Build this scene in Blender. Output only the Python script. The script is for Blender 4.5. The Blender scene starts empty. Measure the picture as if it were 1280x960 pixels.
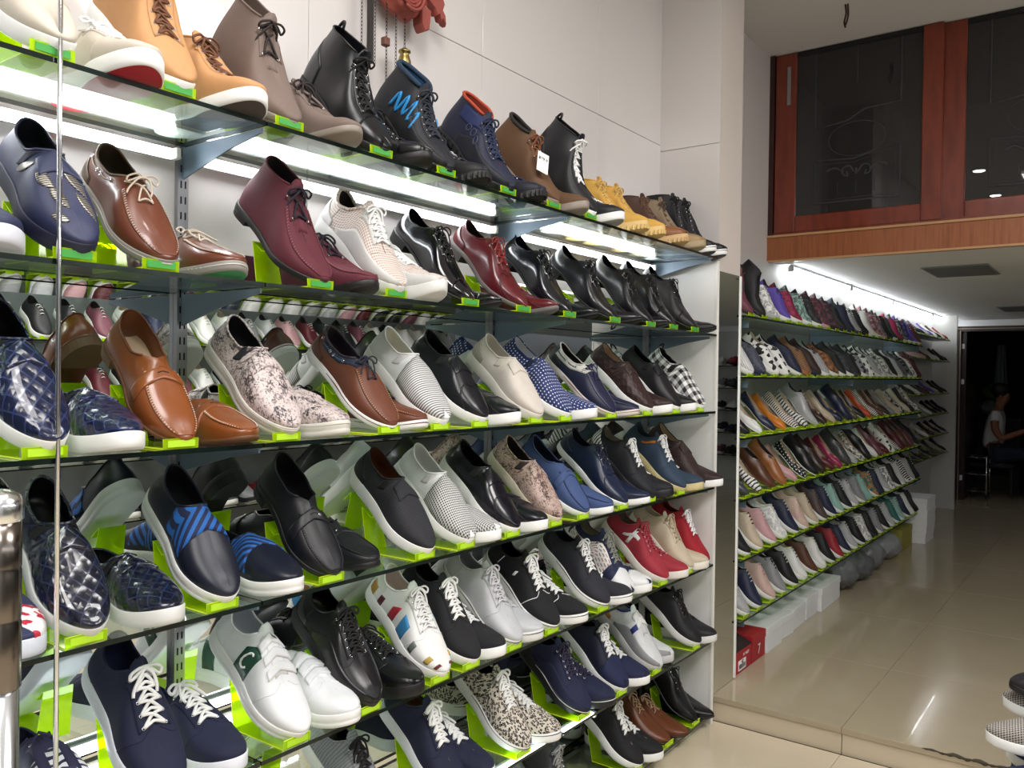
import bpy, math, random
import numpy as np
from mathutils import Matrix, Vector
random.seed(7); rng = np.random.default_rng(7)
sc = bpy.context.scene; C = sc.collection
PI = math.pi

# ------------------------------------------------------------------ camera
cam = bpy.data.cameras.new('camera'); cam_ob = bpy.data.objects.new('camera', cam); C.objects.link(cam_ob)
cam.sensor_width = 36; cam.lens = 36*1052.9/1280; cam.clip_start = .02; cam.clip_end = 60
_r = Vector((0.80623706, 0.59145547, 0.01273670)); _u = Vector((-0.01744395, 0.00224738, 0.99984532)); _f = Vector((-0.59133536, 0.80633453, -0.01212924))
M = Matrix((_r, _u, -_f)).transposed().to_4x4(); M.translation = Vector((1.22204, 0, 1.38182)); cam_ob.matrix_world = M
sc.camera = cam_ob

# ------------------------------------------------------------------ world, light, exposure
sc.view_settings.view_transform = 'Standard'; sc.view_settings.look = 'None'
sc.view_settings.exposure = 0.13; sc.view_settings.gamma = 1.0; sc.view_settings.use_curve_mapping = False
w = bpy.data.worlds.new('world'); sc.world = w; w.use_nodes = True
w.node_tree.nodes['Background'].inputs[0].default_value = (.8, .85, 1, 1); w.node_tree.nodes['Background'].inputs[1].default_value = .02
sc.cycles.max_bounces = 14; sc.cycles.glossy_bounces = 8; sc.cycles.transparent_max_bounces = 32; sc.cycles.diffuse_bounces = 4
sc.cycles.sample_clamp_indirect = 6; sc.cycles.caustics_reflective = True; sc.cycles.caustics_refractive = False

def area(name, loc, sx, sy, power, col=(1, 1, 1), rot=(0, 0, 0)):
    l = bpy.data.lights.new(name, 'AREA'); l.shape = 'RECTANGLE'; l.size = sx; l.size_y = sy; l.energy = power; l.color = col
    o = bpy.data.objects.new(name, l); o.location = loc; o.rotation_euler = rot; C.objects.link(o); return o
CEIL = 3.0; LOWC = 1.965; PLAT = .19; LOWF = .10; MX = -.265   # heights of ceilings and floors, plane of the mirror
LAMPS = ((.78, .56, .26, .39, 20), (1.9, 2.0, .29, .59, 46), (1.75, -.5, .29, .59, 46))     # square ceiling lamps of the front zone: place, half sizes, watts
for _x, _y, _a, _b, _p in LAMPS: area('ceiling_panel_light', (_x, _y, CEIL-.03), 2*_a, 2*_b, _p, (1, .965, .935))
LED_NEAR, LED_FAR, LED_OPP = 22.0, 15.0, 34.0      # emission of the shelf tubes

# ------------------------------------------------------------------ materials
def lin(h):
    if isinstance(h, (tuple, list)): return tuple(h)+(1,) if len(h) == 3 else tuple(h)
    v = [int(h[i:i+2], 16)/255 for i in (0, 2, 4)]
    return tuple(c/12.92 if c <= .04045 else ((c+.055)/1.055)**2.4 for c in v)+(1,)
_mats = {}
class NT:
    def __init__(s, name):
        s.m = bpy.data.materials.new(name); s.m.use_nodes = True; s.t = s.m.node_tree; s.t.nodes.clear()
        s.out = s.n('ShaderNodeOutputMaterial')
    def n(s, typ, **kw):
        x = s.t.nodes.new(typ)
        for k, v in kw.items(): setattr(x, k, v)
        return x
    def l(s, a, b): s.t.links.new(a, b)
    def val(s, inp, v):
        if hasattr(v, 'links') or hasattr(v, 'is_output'): s.l(v, inp)
        else: inp.default_value = v
    def math(s, op, a, b=0.0, c=None):
        x = s.n('ShaderNodeMath', operation=op); s.val(x.inputs[0], a); s.val(x.inputs[1], b)
        if c is not None: s.val(x.inputs[2], c)
        return x.outputs[0]
    def mix(s, f, a, b):
        x = s.n('ShaderNodeMix', data_type='RGBA'); s.val(x.inputs[0], f); s.val(x.inputs[6], a); s.val(x.inputs[7], b); return x.outputs[2]
    def noise(s, vec, scale, detail=3.0):
        x = s.n('ShaderNodeTexNoise'); x.inputs['Scale'].default_value = scale; x.inputs['Detail'].default_value = detail
        if vec is not None: s.l(vec, x.inputs['Vector'])
        return x.outputs['Fac']
    def vor(s, vec, scale, out='Distance', feature='F1'):
        x = s.n('ShaderNodeTexVoronoi', feature=feature); x.inputs['Scale'].default_value = scale; s.l(vec, x.inputs['Vector']); return x.outputs[out]
    def ramp(s, f, stops, interp='LINEAR'):
        x = s.n('ShaderNodeValToRGB'); x.color_ramp.interpolation = interp; e = x.color_ramp.elements
        while len(e) < len(stops): e.new(.5)
        for i, (p, c) in enumerate(stops): e[i].position = p; e[i].color = c
        s.l(f, x.inputs[0]); return x.outputs[0]
    def uv(s): return s.n('ShaderNodeTexCoord').outputs['UV']
    def ob(s): return s.n('ShaderNodeTexCoord').outputs['Object']
    def xyz(s, v):
        x = s.n('ShaderNodeSeparateXYZ'); s.l(v, x.inputs[0]); return x.outputs
    def bump(s, h, strength=.3, dist=.001):
        x = s.n('ShaderNodeBump'); x.inputs['Strength'].default_value = strength; x.inputs['Distance'].default_value = dist; s.l(h, x.inputs['Height']); return x.outputs[0]
    def pbsdf(s, col, rough=.5, metal=0.0, normal=None, coat=0.0, spec=.5):
        b = s.n('ShaderNodeBsdfPrincipled'); s.val(b.inputs['Base Color'], col); s.val(b.inputs['Roughness'], rough); b.inputs['Metallic'].default_value = metal
        b.inputs['Coat Weight'].default_value = coat; b.inputs['Coat Roughness'].default_value = .06; b.inputs['Specular IOR Level'].default_value = spec
        if normal is not None: s.l(normal, b.inputs['Normal'])
        s.l(b.outputs[0], s.out.inputs[0]); return b

def frac_lt(t, v, period, duty=.5):   # 1 where the fractional part of v/period is below duty
    return t.math('LESS_THAN', t.math('FRACT', t.math('DIVIDE', v, period)), duty)

def mat(c1, rough=.5, pat=None, c2=None, s=1.0, c3=None, coat=0.0, metal=0.0, kind='leather'):
    key = (c1, rough, pat, c2, s, c3, coat, metal, kind)
    if key in _mats: return _mats[key]
    t = NT('shoe_'+(pat or kind)); a = lin(c1); b = lin(c2) if c2 else a; c3l = lin(c3) if c3 else b
    nrm = None; col = a; r = rough
    uv = t.uv(); U = t.xyz(uv)
    if kind == 'leather':
        v = t.noise(uv, 40); col = t.mix(t.math('MULTIPLY', v, .35), a, tuple(x*.6 for x in a[:3])+(1,)); nrm = t.bump(t.noise(uv, 900), .12, .0006)
    elif kind == 'suede':
        v = t.noise(uv, 60, 6); col = t.mix(t.math('MULTIPLY', v, .6), a, tuple(min(1, x*1.25) for x in a[:3])+(1,)); nrm = t.bump(t.noise(uv, 2500), .3, .0006)
    elif kind == 'canvas':
        g = t.math('MULTIPLY', t.math('SINE', t.math('MULTIPLY', U[0], 4200)), t.math('SINE', t.math('MULTIPLY', U[1], 4200)))
        col = t.mix(t.math('MULTIPLY', t.noise(uv, 300), .3), a, tuple(x*.7 for x in a[:3])+(1,)); nrm = t.bump(g, .25, .0005)
    elif kind == 'rubber':
        col = t.mix(t.math('MULTIPLY', t.noise(t.ob(), 30), .18), a, tuple(x*.75 for x in a[:3])+(1,))
    if pat:
        base = col
        if pat == 'stripe': f = frac_lt(t, U[0], .007*s); col = t.mix(f, base, b)
        elif pat == 'vstripe': f = frac_lt(t, U[1], .007*s); col = t.mix(f, base, b)
        elif pat == 'diag': f = frac_lt(t, t.math('ADD', U[0], U[1]), .017*s); col = t.mix(f, base, b)
        elif pat == 'check':
            f = t.math('MULTIPLY', t.math('ADD', frac_lt(t, U[0], .03*s), frac_lt(t, U[1], .03*s)), .5)
            col = t.ramp(f, [(0, a), (.4, b), (.8, c3l)], 'CONSTANT')
        elif pat == 'dots':
            fx = t.math('SUBTRACT', t.math('FRACT', t.math('DIVIDE', U[0], .011*s)), .5); fy = t.math('SUBTRACT', t.math('FRACT', t.math('DIVIDE', U[1], .011*s)), .5)
            d = t.math('ADD', t.math('MULTIPLY', fx, fx), t.math('MULTIPLY', fy, fy)); col = t.mix(t.math('LESS_THAN', d, .04), base, b)
        elif pat == 'mesh':
            fx = t.math('ABSOLUTE', t.math('SINE', t.math('MULTIPLY', U[0], 1200/s))); fy = t.math('ABSOLUTE', t.math('SINE', t.math('ADD', t.math('MULTIPLY', U[1], 1200/s), .8)))
            g = t.math('MULTIPLY', fx, fy); col = t.mix(t.math('GREATER_THAN', g, .35), base, b); nrm = t.bump(g, .4, .001)
        elif pat == 'leopard':
            nv = t.n('ShaderNodeMixRGB'); nv.inputs[0].default_value = .0035; t.l(uv, nv.inputs[1])
            nn = t.n('ShaderNodeTexNoise'); nn.inputs['Scale'].default_value = 90; t.l(uv, nn.inputs['Vector']); t.l(nn.outputs['Color'], nv.inputs[2])
            d = t.vor(nv.outputs[0], 150/s); col = t.ramp(d, [(0, c3l), (.26, b), (.50, a), (.6, a)], 'CONSTANT')
        elif pat == 'snake':
            cell = t.vor(uv, 330/s, 'Color'); g = t.noise(uv, 26/s, 4); sc_ = t.vor(uv, 330/s)
            col = t.ramp(t.math('ADD', g, t.math('MULTIPLY', t.math('SUBTRACT', t.xyz(cell)[0], .5), .22)), [(.28, c3l), (.40, a), (.47, b), (.58, b), (.64, a), (.72, c3l)]); nrm = t.bump(sc_, .5, .001)
        elif pat == 'weave':
            p_, q_ = t.math('ADD', U[0], U[1]), t.math('SUBTRACT', U[0], U[1]); k = .0095*s
            f1 = t.math('PINGPONG', p_, k); f2 = t.math('PINGPONG', q_, k); g = t.math('MINIMUM', f1, f2)
            col = t.mix(t.math('LESS_THAN', g, .0011*s), base, b); nrm = t.bump(t.math('MULTIPLY', t.math('MULTIPLY', f1, f2), 9000.0), .6, .0016)
        elif pat == 'cells': cell = t.xyz(t.vor(uv, 70/s, 'Color')); col = t.ramp(cell[0], [(0, a), (.4, b), (.7, c3l)], 'CONSTANT')
        elif pat == 'floral': col = t.ramp(t.noise(uv, 60/s, 5), [(.3, c3l), (.46, a), (.55, b), (.66, a)]);
        elif pat == 'blocks':
            br = t.n('ShaderNodeTexBrick'); br.inputs['Scale'].default_value = 30/s; br.inputs['Color1'].default_value = b; br.inputs['Color2'].default_value = c3l; br.inputs['Mortar'].default_value = a; br.inputs['Mortar Size'].default_value = .09; t.l(uv, br.inputs['Vector']); col = br.outputs[0]
        elif pat == 'lines': f = frac_lt(t, t.math('ADD', U[0], t.math('MULTIPLY', t.noise(uv, 30), .012)), .011*s, .4); col = t.mix(f, base, b)
        elif pat == 'glitter': col = t.ramp(t.xyz(t.vor(uv, 800, 'Color'))[0], [(0, a), (.6, a), (1, b)])
    t.pbsdf(col, r, metal, nrm, coat)
    _mats[key] = t.m; return t.m

def simple(name, col, rough=.5, metal=0.0, noise=0.0, nscale=20.0, coat=0.0):
    key = ('simple', name)
    if key in _mats: return _mats[key]
    t = NT(name); c = lin(col)
    if noise: c = t.mix(t.math('MULTIPLY', t.noise(t.ob(), nscale, 5), noise), c, tuple(x*.55 for x in c[:3])+(1,))
    t.pbsdf(c, rough, metal, coat=coat); _mats[key] = t.m; return t.m

def emit(name, col, strength):
    t = NT(name); e = t.n('ShaderNodeEmission'); e.inputs[0].default_value = lin(col); e.inputs[1].default_value = strength; t.l(e.outputs[0], t.out.inputs[0]); return t.m

def fresnel(t, ior):   # the same reflectance on the way in and on the way out of a thin sheet
    fr = t.n('ShaderNodeFresnel'); gm = t.n('ShaderNodeNewGeometry'); t.l(t.math('MULTIPLY_ADD', gm.outputs['Backfacing'], 1/ior-ior, ior), fr.inputs[0]); return fr
def thin_glass(name, tint, refl=1.0, rough=.0, base=0.0):
    t = NT(name); tr = t.n('ShaderNodeBsdfTransparent'); tr.inputs[0].default_value = lin(tint)
    g = t.n('ShaderNodeBsdfGlossy'); g.inputs['Roughness'].default_value = rough; g.inputs[0].default_value = (1, 1, 1, 1)
    fr = fresnel(t, 1.5)
    m = t.n('ShaderNodeMixShader'); t.l(t.math('MULTIPLY', fr.outputs[0], refl), m.inputs[0]); t.l(tr.outputs[0], m.inputs[1]); t.l(g.outputs[0], m.inputs[2])
    o = m.outputs[0]
    if base:
        d = t.n('ShaderNodeBsdfDiffuse'); d.inputs[0].default_value = lin(tint); m2 = t.n('ShaderNodeMixShader'); m2.inputs[0].default_value = base; t.l(o, m2.inputs[1]); t.l(d.outputs[0], m2.inputs[2]); o = m2.outputs[0]
    t.l(o, t.out.inputs[0]); return t.m

def acrylic(name, tint, dens):
    t = NT(name); tr = t.n('ShaderNodeBsdfTransparent'); tr.inputs[0].default_value = lin(tint)
    d = t.n('ShaderNodeBsdfDiffuse'); d.inputs[0].default_value = lin(tint); tl = t.n('ShaderNodeBsdfTranslucent'); tl.inputs[0].default_value = lin(tint)
    m1 = t.n('ShaderNodeMixShader'); m1.inputs[0].default_value = .5; t.l(d.outputs[0], m1.inputs[1]); t.l(tl.outputs[0], m1.inputs[2])
    m2 = t.n('ShaderNodeMixShader'); m2.inputs[0].default_value = dens; t.l(tr.outputs[0], m2.inputs[1]); t.l(m1.outputs[0], m2.inputs[2])
    g = t.n('ShaderNodeBsdfGlossy'); g.inputs['Roughness'].default_value = .04
    fr = fresnel(t, 1.45); m3 = t.n('ShaderNodeMixShader')
    t.l(fr.outputs[0], m3.inputs[0]); t.l(m2.outputs[0], m3.inputs[1]); t.l(g.outputs[0], m3.inputs[2]); t.l(m3.outputs[0], t.out.inputs[0]); return t.m

MIRROR = simple('mirror_silver', (.86, .89, .88), .004, 1.0)
GLASS = thin_glass('shelf_glass', (.93, .98, .96), 1.0)
GEDGE = simple('glass_edge_green', '0e1a16', .12)
LIME = acrylic('lime_acrylic', 'dcf81e', .55); LIMEEDGE = simple('lime_edge_glow_tint', 'e6ff30', .3); PRICE = simple('green_price_paper', '3f9a40', .6); PRICEL = simple('lime_price_paper', 'b4e028', .6)  # sheet edges painted brighter to imitate the acrylic's edge glow
CHROME = simple('chrome', (.8, .8, .82), .12, 1.0); STEEL = simple('slotted_steel', (.42, .43, .45), .32, 1.0); BRACKET = simple('grey_bracket', '6d7f90', .45, .2)
WHITEBD = simple('white_board', 'e8e8e6', .35, noise=.08, nscale=4); BLACK = simple('black_matte', '0b0b0c', .7)

# ------------------------------------------------------------------ mesh helpers
def mesh(name, V, F, mats, smooth=True, uv=None, mi=None):
    me = bpy.data.meshes.new(name); me.from_pydata([tuple(map(float, v)) for v in V], [], [tuple(map(int, f)) for f in F])
    for m in (mats if isinstance(mats, (list, tuple)) else [mats]): me.materials.append(m)
    me.polygons.foreach_set('use_smooth', [smooth]*len(me.polygons))
    if mi is not None: me.polygons.foreach_set('material_index', mi)
    if uv is not None:
        l = me.uv_layers.new(name='uv'); idx = np.zeros(len(me.loops), int); me.loops.foreach_get('vertex_index', idx)
        l.data.foreach_set('uv', np.asarray(uv, float)[idx].ravel())
    me.update(); return me
def obj(name, me, parent=None, loc=(0, 0, 0), rot=(0, 0, 0)):
    o = bpy.data.objects.new(name, me); C.objects.link(o); o.location = loc; o.rotation_euler = rot
    if parent is not None: o.parent = parent
    return o
def empty(name, loc=(0, 0, 0), rot=(0, 0, 0)):
    return obj(name, None, None, loc, rot)
def tag(o, label=None, cat=None, group=None, kind=None):
    if label: o['label'] = label
    if cat: o['category'] = cat
    if group: o['group'] = group
    if kind: o['kind'] = kind
    return o
def boxg(x0, x1, y0, y1, z0, z1, b=0.0):
    if b <= 0:
        V = [(x, y, z) for z in (z0, z1) for y in (y0, y1) for x in (x0, x1)]
        return V, [(0, 2, 3, 1), (4, 5, 7, 6), (0, 1, 5, 4), (2, 6, 7, 3), (0, 4, 6, 2), (1, 3, 7, 5)]
    V = []; F = []; mk = {}
    import itertools
    for sx, sy, sz in itertools.product((0, 1), repeat=3):
        p = [x1 if sx else x0, y1 if sy else y0, z1 if sz else z0]; d = [-b if s_ else b for s_ in (sx, sy, sz)]
        for a in range(3):
            q = [p[i]+(d[i] if i != a else 0) for i in range(3)]; mk[(sx, sy, sz, a)] = len(V); V.append(tuple(q))
    def face(a, s_):
        o = [i for i in range(3) if i != a]; r_ = []
        for i, j in ((0, 0), (1, 0), (1, 1), (0, 1)):
            k = [0, 0, 0]; k[a] = s_; k[o[0]] = i; k[o[1]] = j; r_.append(mk[(*k, a)])
        return r_
    for a in range(3):
        for s_ in (0, 1): F.append(face(a, s_))
    for a in range(3):
        o = [i for i in range(3) if i != a]
        for i in (0, 1):
            for j in (0, 1):
                ks = []
                for s_ in (0, 1):
                    k = [0, 0, 0]; k[a] = s_; k[o[0]] = i; k[o[1]] = j; ks.append(tuple(k))
                F.append([mk[(*ks[0], o[0])], mk[(*ks[1], o[0])], mk[(*ks[1], o[1])], mk[(*ks[0], o[1])]])
    for k in itertools.product((0, 1), repeat=3): F.append([mk[(*k, a)] for a in range(3)])
    return V, F
def fixn(me):
    import bmesh
    bm = bmesh.new(); bm.from_mesh(me); bmesh.ops.recalc_face_normals(bm, faces=bm.faces); bm.to_mesh(me); bm.free(); return me
def box(name, x0, x1, y0, y1, z0, z1, m, parent=None, b=0.0):
    V, F = boxg(x0, x1, y0, y1, z0, z1, b); return obj(name, fixn(mesh(name, V, F, m, False)), parent)
class MB:
    def __init__(s): s.V = []; s.F = []; s.uv = []; s.M = []
    def add(s, V, F, mi=0, uv=None):
        o = len(s.V); s.V += [tuple(v) for v in V]; s.F += [tuple(i+o for i in f) for f in F]; s.M += [mi]*len(F)
        s.uv += list(uv) if uv is not None else [(v[0], v[1]) for v in V]
        return s
    def mesh(s, name, mats, smooth=True): return mesh(name, s.V, s.F, mats, smooth, s.uv, s.M)
def tubeg(P, r, n=6, closed=False):
    P = [np.array(p, float) for p in P]; V = []; F = []; N = len(P); up = np.array((0, 0, 1.0)); prev = None
    for i in range(N):
        a = P[(i-1) % N] if closed or i > 0 else P[0]; b = P[(i+1) % N] if closed or i < N-1 else P[-1]
        t = b-a; t /= np.linalg.norm(t)+1e-12
        if prev is None:
            u = np.cross(t, up)
            if np.linalg.norm(u) < 1e-4: u = np.cross(t, (1, 0, 0))
        else: u = prev-t*(prev@t)
        u /= np.linalg.norm(u)+1e-12; v = np.cross(t, u); prev = u
        ri = r[i] if isinstance(r, (list, tuple, np.ndarray)) else r
        for k in range(n): a_ = 2*PI*k/n; V.append(P[i]+ri*(math.cos(a_)*u+math.sin(a_)*v))
    for i in range(N if closed else N-1):
        for k in range(n): j = (i+1) % N; F.append((i*n+k, i*n+(k+1) % n, j*n+(k+1) % n, j*n+k))
    if not closed: F.append(tuple(range(n))[::-1]); F.append(tuple((N-1)*n+k for k in range(n)))
    return V, F
def lathe(prof, n=24):
    V = []; F = []; m = len(prof)
    for k in range(n):
        a = 2*PI*k/n
        for r_, z in prof: V.append((r_*math.cos(a), r_*math.sin(a), z))
    for k in range(n):
        for j in range(m-1): a, b = k*m+j, ((k+1) % n)*m+j; F.append((a, b, b+1, a+1))
    return V, F
def bez(P, n=8):
    P = [np.array(p, float) for p in P]; out = []
    for i in range(len(P)-1):
        p0 = P[max(i-1, 0)]; p1 = P[i]; p2 = P[i+1]; p3 = P[min(i+2, len(P)-1)]
        for k in range(n):
            t = k/n; out.append(.5*((2*p1)+(-p0+p2)*t+(2*p0-5*p1+4*p2-p3)*t*t+(-p0+3*p1-3*p2+p3)*t**3))
    out.append(P[-1]); return out

# ------------------------------------------------------------------ the shoe
def pchip(xs, ys):
    xs = np.array(xs, float); ys = np.array(ys, float); h = np.diff(xs); d = np.diff(ys)/h; m = np.zeros_like(xs); m[0] = d[0]; m[-1] = d[-1]
    for i in range(1, len(xs)-1): m[i] = 0 if d[i-1]*d[i] <= 0 else 2*d[i-1]*d[i]/(d[i-1]+d[i])
    def f(x):
        x = np.clip(x, xs[0], xs[-1]); i = np.clip(np.searchsorted(xs, x, side='right')-1, 0, len(xs)-2); t = (x-xs[i])/h[i]
        return ys[i]*(1+2*t)*(1-t)**2+m[i]*h[i]*t*(1-t)**2+ys[i+1]*t*t*(3-2*t)+m[i+1]*h[i]*t*t*(t-1)
    return f
def sm(a, b, x): t = np.clip((x-a)/(b-a), 0, 1); return t*t*(3-2*t)

SHAPES = dict(
 slip=dict(L=.275, g=(.038, .036, .046, .040), toe=.42, hh=0, spring=.010, th=(.026, .021, .021), top=(.062, .050, .050, .072), xo=(.035, .44), wo=.028, ef=.28, uth=.50, ridge=((.44, .072), (.58, .060), (.75, .044), (.89, .030), (.945, .021))),
 snk=dict(L=.28, g=(.038, .036, .047, .042), toe=.42, hh=0, spring=.012, th=(.027, .022, .021), top=(.066, .048, .056, .086), xo=(.03, .36), wo=.029, ef=.4, uth=.44, ridge=((.36, .086), (.50, .071), (.66, .050), (.80, .038), (.89, .031), (.945, .022))),
 loaf=dict(L=.275, g=(.036, .033, .044, .039), toe=.40, hh=.016, spring=.010, th=(.007, .007, .007), top=(.058, .044, .044, .064), xo=(.025, .47), wo=.030, ef=.25, uth=.53, ridge=((.47, .066), (.58, .058), (.72, .045), (.85, .034), (.89, .029), (.945, .020))),
 boat=dict(L=.275, g=(.036, .034, .045, .040), toe=.40, hh=.004, spring=.010, th=(.014, .012, .012), top=(.058, .046, .047, .066), xo=(.028, .45), wo=.029, ef=.3, uth=.51, ridge=((.45, .068), (.56, .060), (.72, .045), (.85, .034), (.89, .029), (.945, .020))),
 derby=dict(L=.29, g=(.036, .032, .044, .036), toe=.50, hh=.020, spring=.012, th=(.006, .006, .006), top=(.060, .045, .050, .078), xo=(.025, .37), wo=.027, ef=.45, uth=.45, ridge=((.37, .078), (.50, .066), (.64, .047), (.80, .033), (.90, .025), (.95, .017))),
 chukka=dict(L=.28, g=(.038, .035, .047, .041), toe=.42, hh=.010, spring=.012, th=(.010, .009, .009), top=(.112, .104, .104, .108), xo=(.05, .40), wo=.031, ef=.45, uth=.48, ridge=((.40, .108), (.455, .088), (.55, .068), (.70, .048), (.84, .036), (.90, .031), (.95, .021))),
 boot=dict(L=.285, g=(.039, .036, .047, .042), toe=.42, hh=.018, spring=.012, th=(.012, .011, .011), top=(.150, .146, .146, .146), xo=(.045, .42), wo=.034, ef=.45, uth=.48, ridge=((.42, .146), (.435, .115), (.49, .084), (.60, .062), (.74, .048), (.86, .038), (.91, .031), (.955, .021))),
 flat=dict(L=.25, g=(.029, .026, .037, .030), toe=.47, hh=.006, spring=.010, th=(.005, .004, .004), top=(.046, .032, .026, .036), xo=(.03, .72), wo=.027, ef=.42, uth=.76, ridge=((.72, .036), (.80, .032), (.88, .027), (.93, .021), (.965, .012))),
 run=dict(L=.28, g=(.039, .036, .046, .040), toe=.42, hh=0, spring=.020, th=(.034, .026, .020), top=(.072, .052, .060, .090), xo=(.03, .38), wo=.029, ef=.4, uth=.46, ridge=((.38, .090), (.50, .074), (.66, .052), (.80, .038), (.89, .031), (.945, .022))),
)
def shaft(h, **k): return dict(top=(h, h-.004, h-.004, h-.004), ridge=((.42, h-.004), (.435, .105+(h-.15)*.35) if h > .12 else (.445, h-.016), (.49, .084), (.60, .062), (.74, .048), (.86, .038), (.91, .031), (.955, .021)), **k)
class Last:
    def __init__(s, shape, n=36, R=12, **ov):
        p = dict(SHAPES[shape]); p.update(ov); s.p = p; s.L = p['L']; s.n = n; s.R = R
        gh, gw, gb, gt = p['g']; s.gw = pchip((0, .15, .42, .70, .88, 1), (gh*.96, gh, gw, gb, gt, gt*.86))
        s.thf = pchip((0, .25, .7, 1), (p['th'][0], p['th'][0], p['th'][1], p['th'][2]))
        s.top = pchip((0, .38, .72, 1), p['top']); s.rx = pchip(np.linspace(0, 1, len(p['ridge'])), [a for a, _ in p['ridge']])
        # even out the spacing of the ridge by arc length
        R_ = np.array(p['ridge']); d = np.r_[0, np.cumsum(np.hypot(np.diff(R_[:, 0])*s.L, np.diff(R_[:, 1])))]; d /= d[-1]
        s.rx = pchip(d, R_[:, 0]); s.rz = pchip(d, R_[:, 1])
        N = 2*n; s.N = N; s.G = np.zeros((N, R+1, 3)); s.UV = np.zeros((N, R+1, 2))
        for i in range(N):
            ph = 2*PI*i/N; side = 1 if i < n else -1; uf = (1-math.cos(ph))/2
            s.col(i, uf, side)
        d = np.linalg.norm(np.diff(s.G, axis=1), axis=2); s.arc = np.concatenate([np.zeros((N, 1)), np.cumsum(d, axis=1)], 1)
        for i in range(N):
            side = 1 if i < n else -1
            s.UV[i, :, 0] = s.G[i, :, 0]; s.UV[i, :, 1] = side*(s.arc[i, -1]-s.arc[i])+.5
            if i == 0 or i == n: s.UV[i, :, 1] = .5+(s.arc[i, -1]-s.arc[i])
    def zb(s, u):
        p = s.p; z = p['spring']*np.clip((u-.70)/.30, 0, 1)**2
        return z+p['hh']*(1-sm(.22, .62, u))
    def zf(s, u): return s.zb(u)+s.thf(u)
    def cen(s, u): return .010*(u-.35)**2*2.0
    def F(s, uf, side):
        w_ = s.endw(uf); return np.array((s.L*uf, side*w_+s.cen(uf), s.zf(uf)))
    def endw(s, uf):
        g = s.gw(uf); a = 1.0
        if uf < .18: x = 1-uf/.18; a = max(0, 1-x**2.3)**.5
        if uf > .70: x = (uf-.70)/.30; k = 2.9-9*(s.p['toe']-.42); a = max(0, 1-x**k)**(.5+(s.p['toe']-.42)*.9)
        return g*a
    def col(s, i, uf, side):
        p = s.p; Fp = s.F(uf, side); e = 1e-3
        a, b = s.F(max(uf-e, 0), side), s.F(min(uf+e, 1), side); t = b-a
        nrm = np.array((-side*t[1], side*t[0], 0.)); nn = np.linalg.norm(nrm)
        if uf < 1e-6: nrm = np.array((-1., 0, 0))
        elif uf > 1-1e-6: nrm = np.array((1., 0, 0))
        else:
            nrm /= nn
        xo0, xo1 = p['xo']; uth = p['uth']
        if uf <= uth:
            q = uf/uth; ww = (1-(1-2*q)**2) if q < .5 else max(0., 1-(2*q-1)**2); ww = ww**(.5 if q < .5 else p['ef'])
            x = xo0+(xo1-xo0)*q; T = np.array((x*s.L, side*p['wo']*ww+s.cen(x), float(s.top(q))+s.zf(min(x, 1))))
        else:
            q = (uf-uth)/(1-uth); x = float(s.rx(q)); T = np.array((x*s.L, s.cen(x), float(s.rz(q))+s.zf(min(x, 1))))
        sl = 0.0
        if uf > uth:
            qa, qb = max(q-.02, 0), min(q+.02, 1); sl = float(s.rz(qb)-s.rz(qa))/max((float(s.rx(qb)-s.rx(qa)))*s.L, 1e-6); sl = max(-1.1, min(0, sl))*float(sm(.72, .95, uf))
        dz = T[2]-Fp[2]; wv = float(sm(uth-.14, uth+.10, uf))
        P1 = Fp+nrm*(.005+.002*wv)+np.array((0, 0, dz*(.42+.36*wv)))
        Pw = T+nrm*.004-np.array((0, 0, dz*.33)); H = Fp-T; Pv = T+np.array((H[0]*.62, H[1]*.66, -.001+sl*H[0]*.62*.8))
        P2 = Pw*(1-wv)+Pv*wv
        for j in range(s.R+1):
            t = j/s.R; s.G[i, j] = Fp*(1-t)**3+3*P1*t*(1-t)**2+3*P2*t*t*(1-t)+T*t**3
    # position on the upper: uf along the feather line, side, t from the sole (0) to the ridge or the top line (1), lifted by off
    def at(s, uf, side, t, off=0.0):
        P = s._at(uf, side, t)
        if off == 0: return P
        du = s._at(min(uf+.004, .9999), side, t)-s._at(max(uf-.004, 0.0001), side, t); dt = s._at(uf, side, min(t+.02, 1))-s._at(uf, side, max(t-.02, 0))
        n_ = -np.cross(du, dt)*side; k = np.linalg.norm(n_)
        n_ = n_/k if k > 1e-12 else np.array((0, 0, 1.))
        return P+n_*off
    def _at(s, uf, side, t):
        ph = math.acos(max(-1, min(1, 1-2*uf))); f = ph/PI*s.n; i0 = int(min(math.floor(f), s.n-1)); a = f-i0; i1 = i0+1
        if side < 0: i0, i1 = (-i0) % s.N, (-i1) % s.N
        g = t*s.R; j0 = int(min(math.floor(g), s.R-1)); b = g-j0
        G = s.G; return (G[i0, j0]*(1-b)+G[i0, j0+1]*b)*(1-a)+(G[i1, j0]*(1-b)+G[i1, j0+1]*b)*a
    def q(s, q_): return s.p['uth']+(1-s.p['uth'])*q_
    def tlat(s, uf, side, y):  # t at which the vamp is y metres from its ridge
        lo, hi = 0., 1.
        for _ in range(18):
            m_ = (lo+hi)/2; P = s._at(uf, side, m_); R_ = s._at(uf, side, 1)
            if np.linalg.norm((P-R_)) > y: lo = m_
            else: hi = m_
        return (lo+hi)/2
    def upper(s, name, m):
        N, R = s.N, s.R; V = s.G.reshape(-1, 3); F = []
        for i in range(N):
            k = (i+1) % N
            for j in range(R): F.append((i*(R+1)+j, k*(R+1)+j, k*(R+1)+j+1, i*(R+1)+j+1))
        return mesh(name, V, F, m, True, s.UV.reshape(-1, 2))
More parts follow.
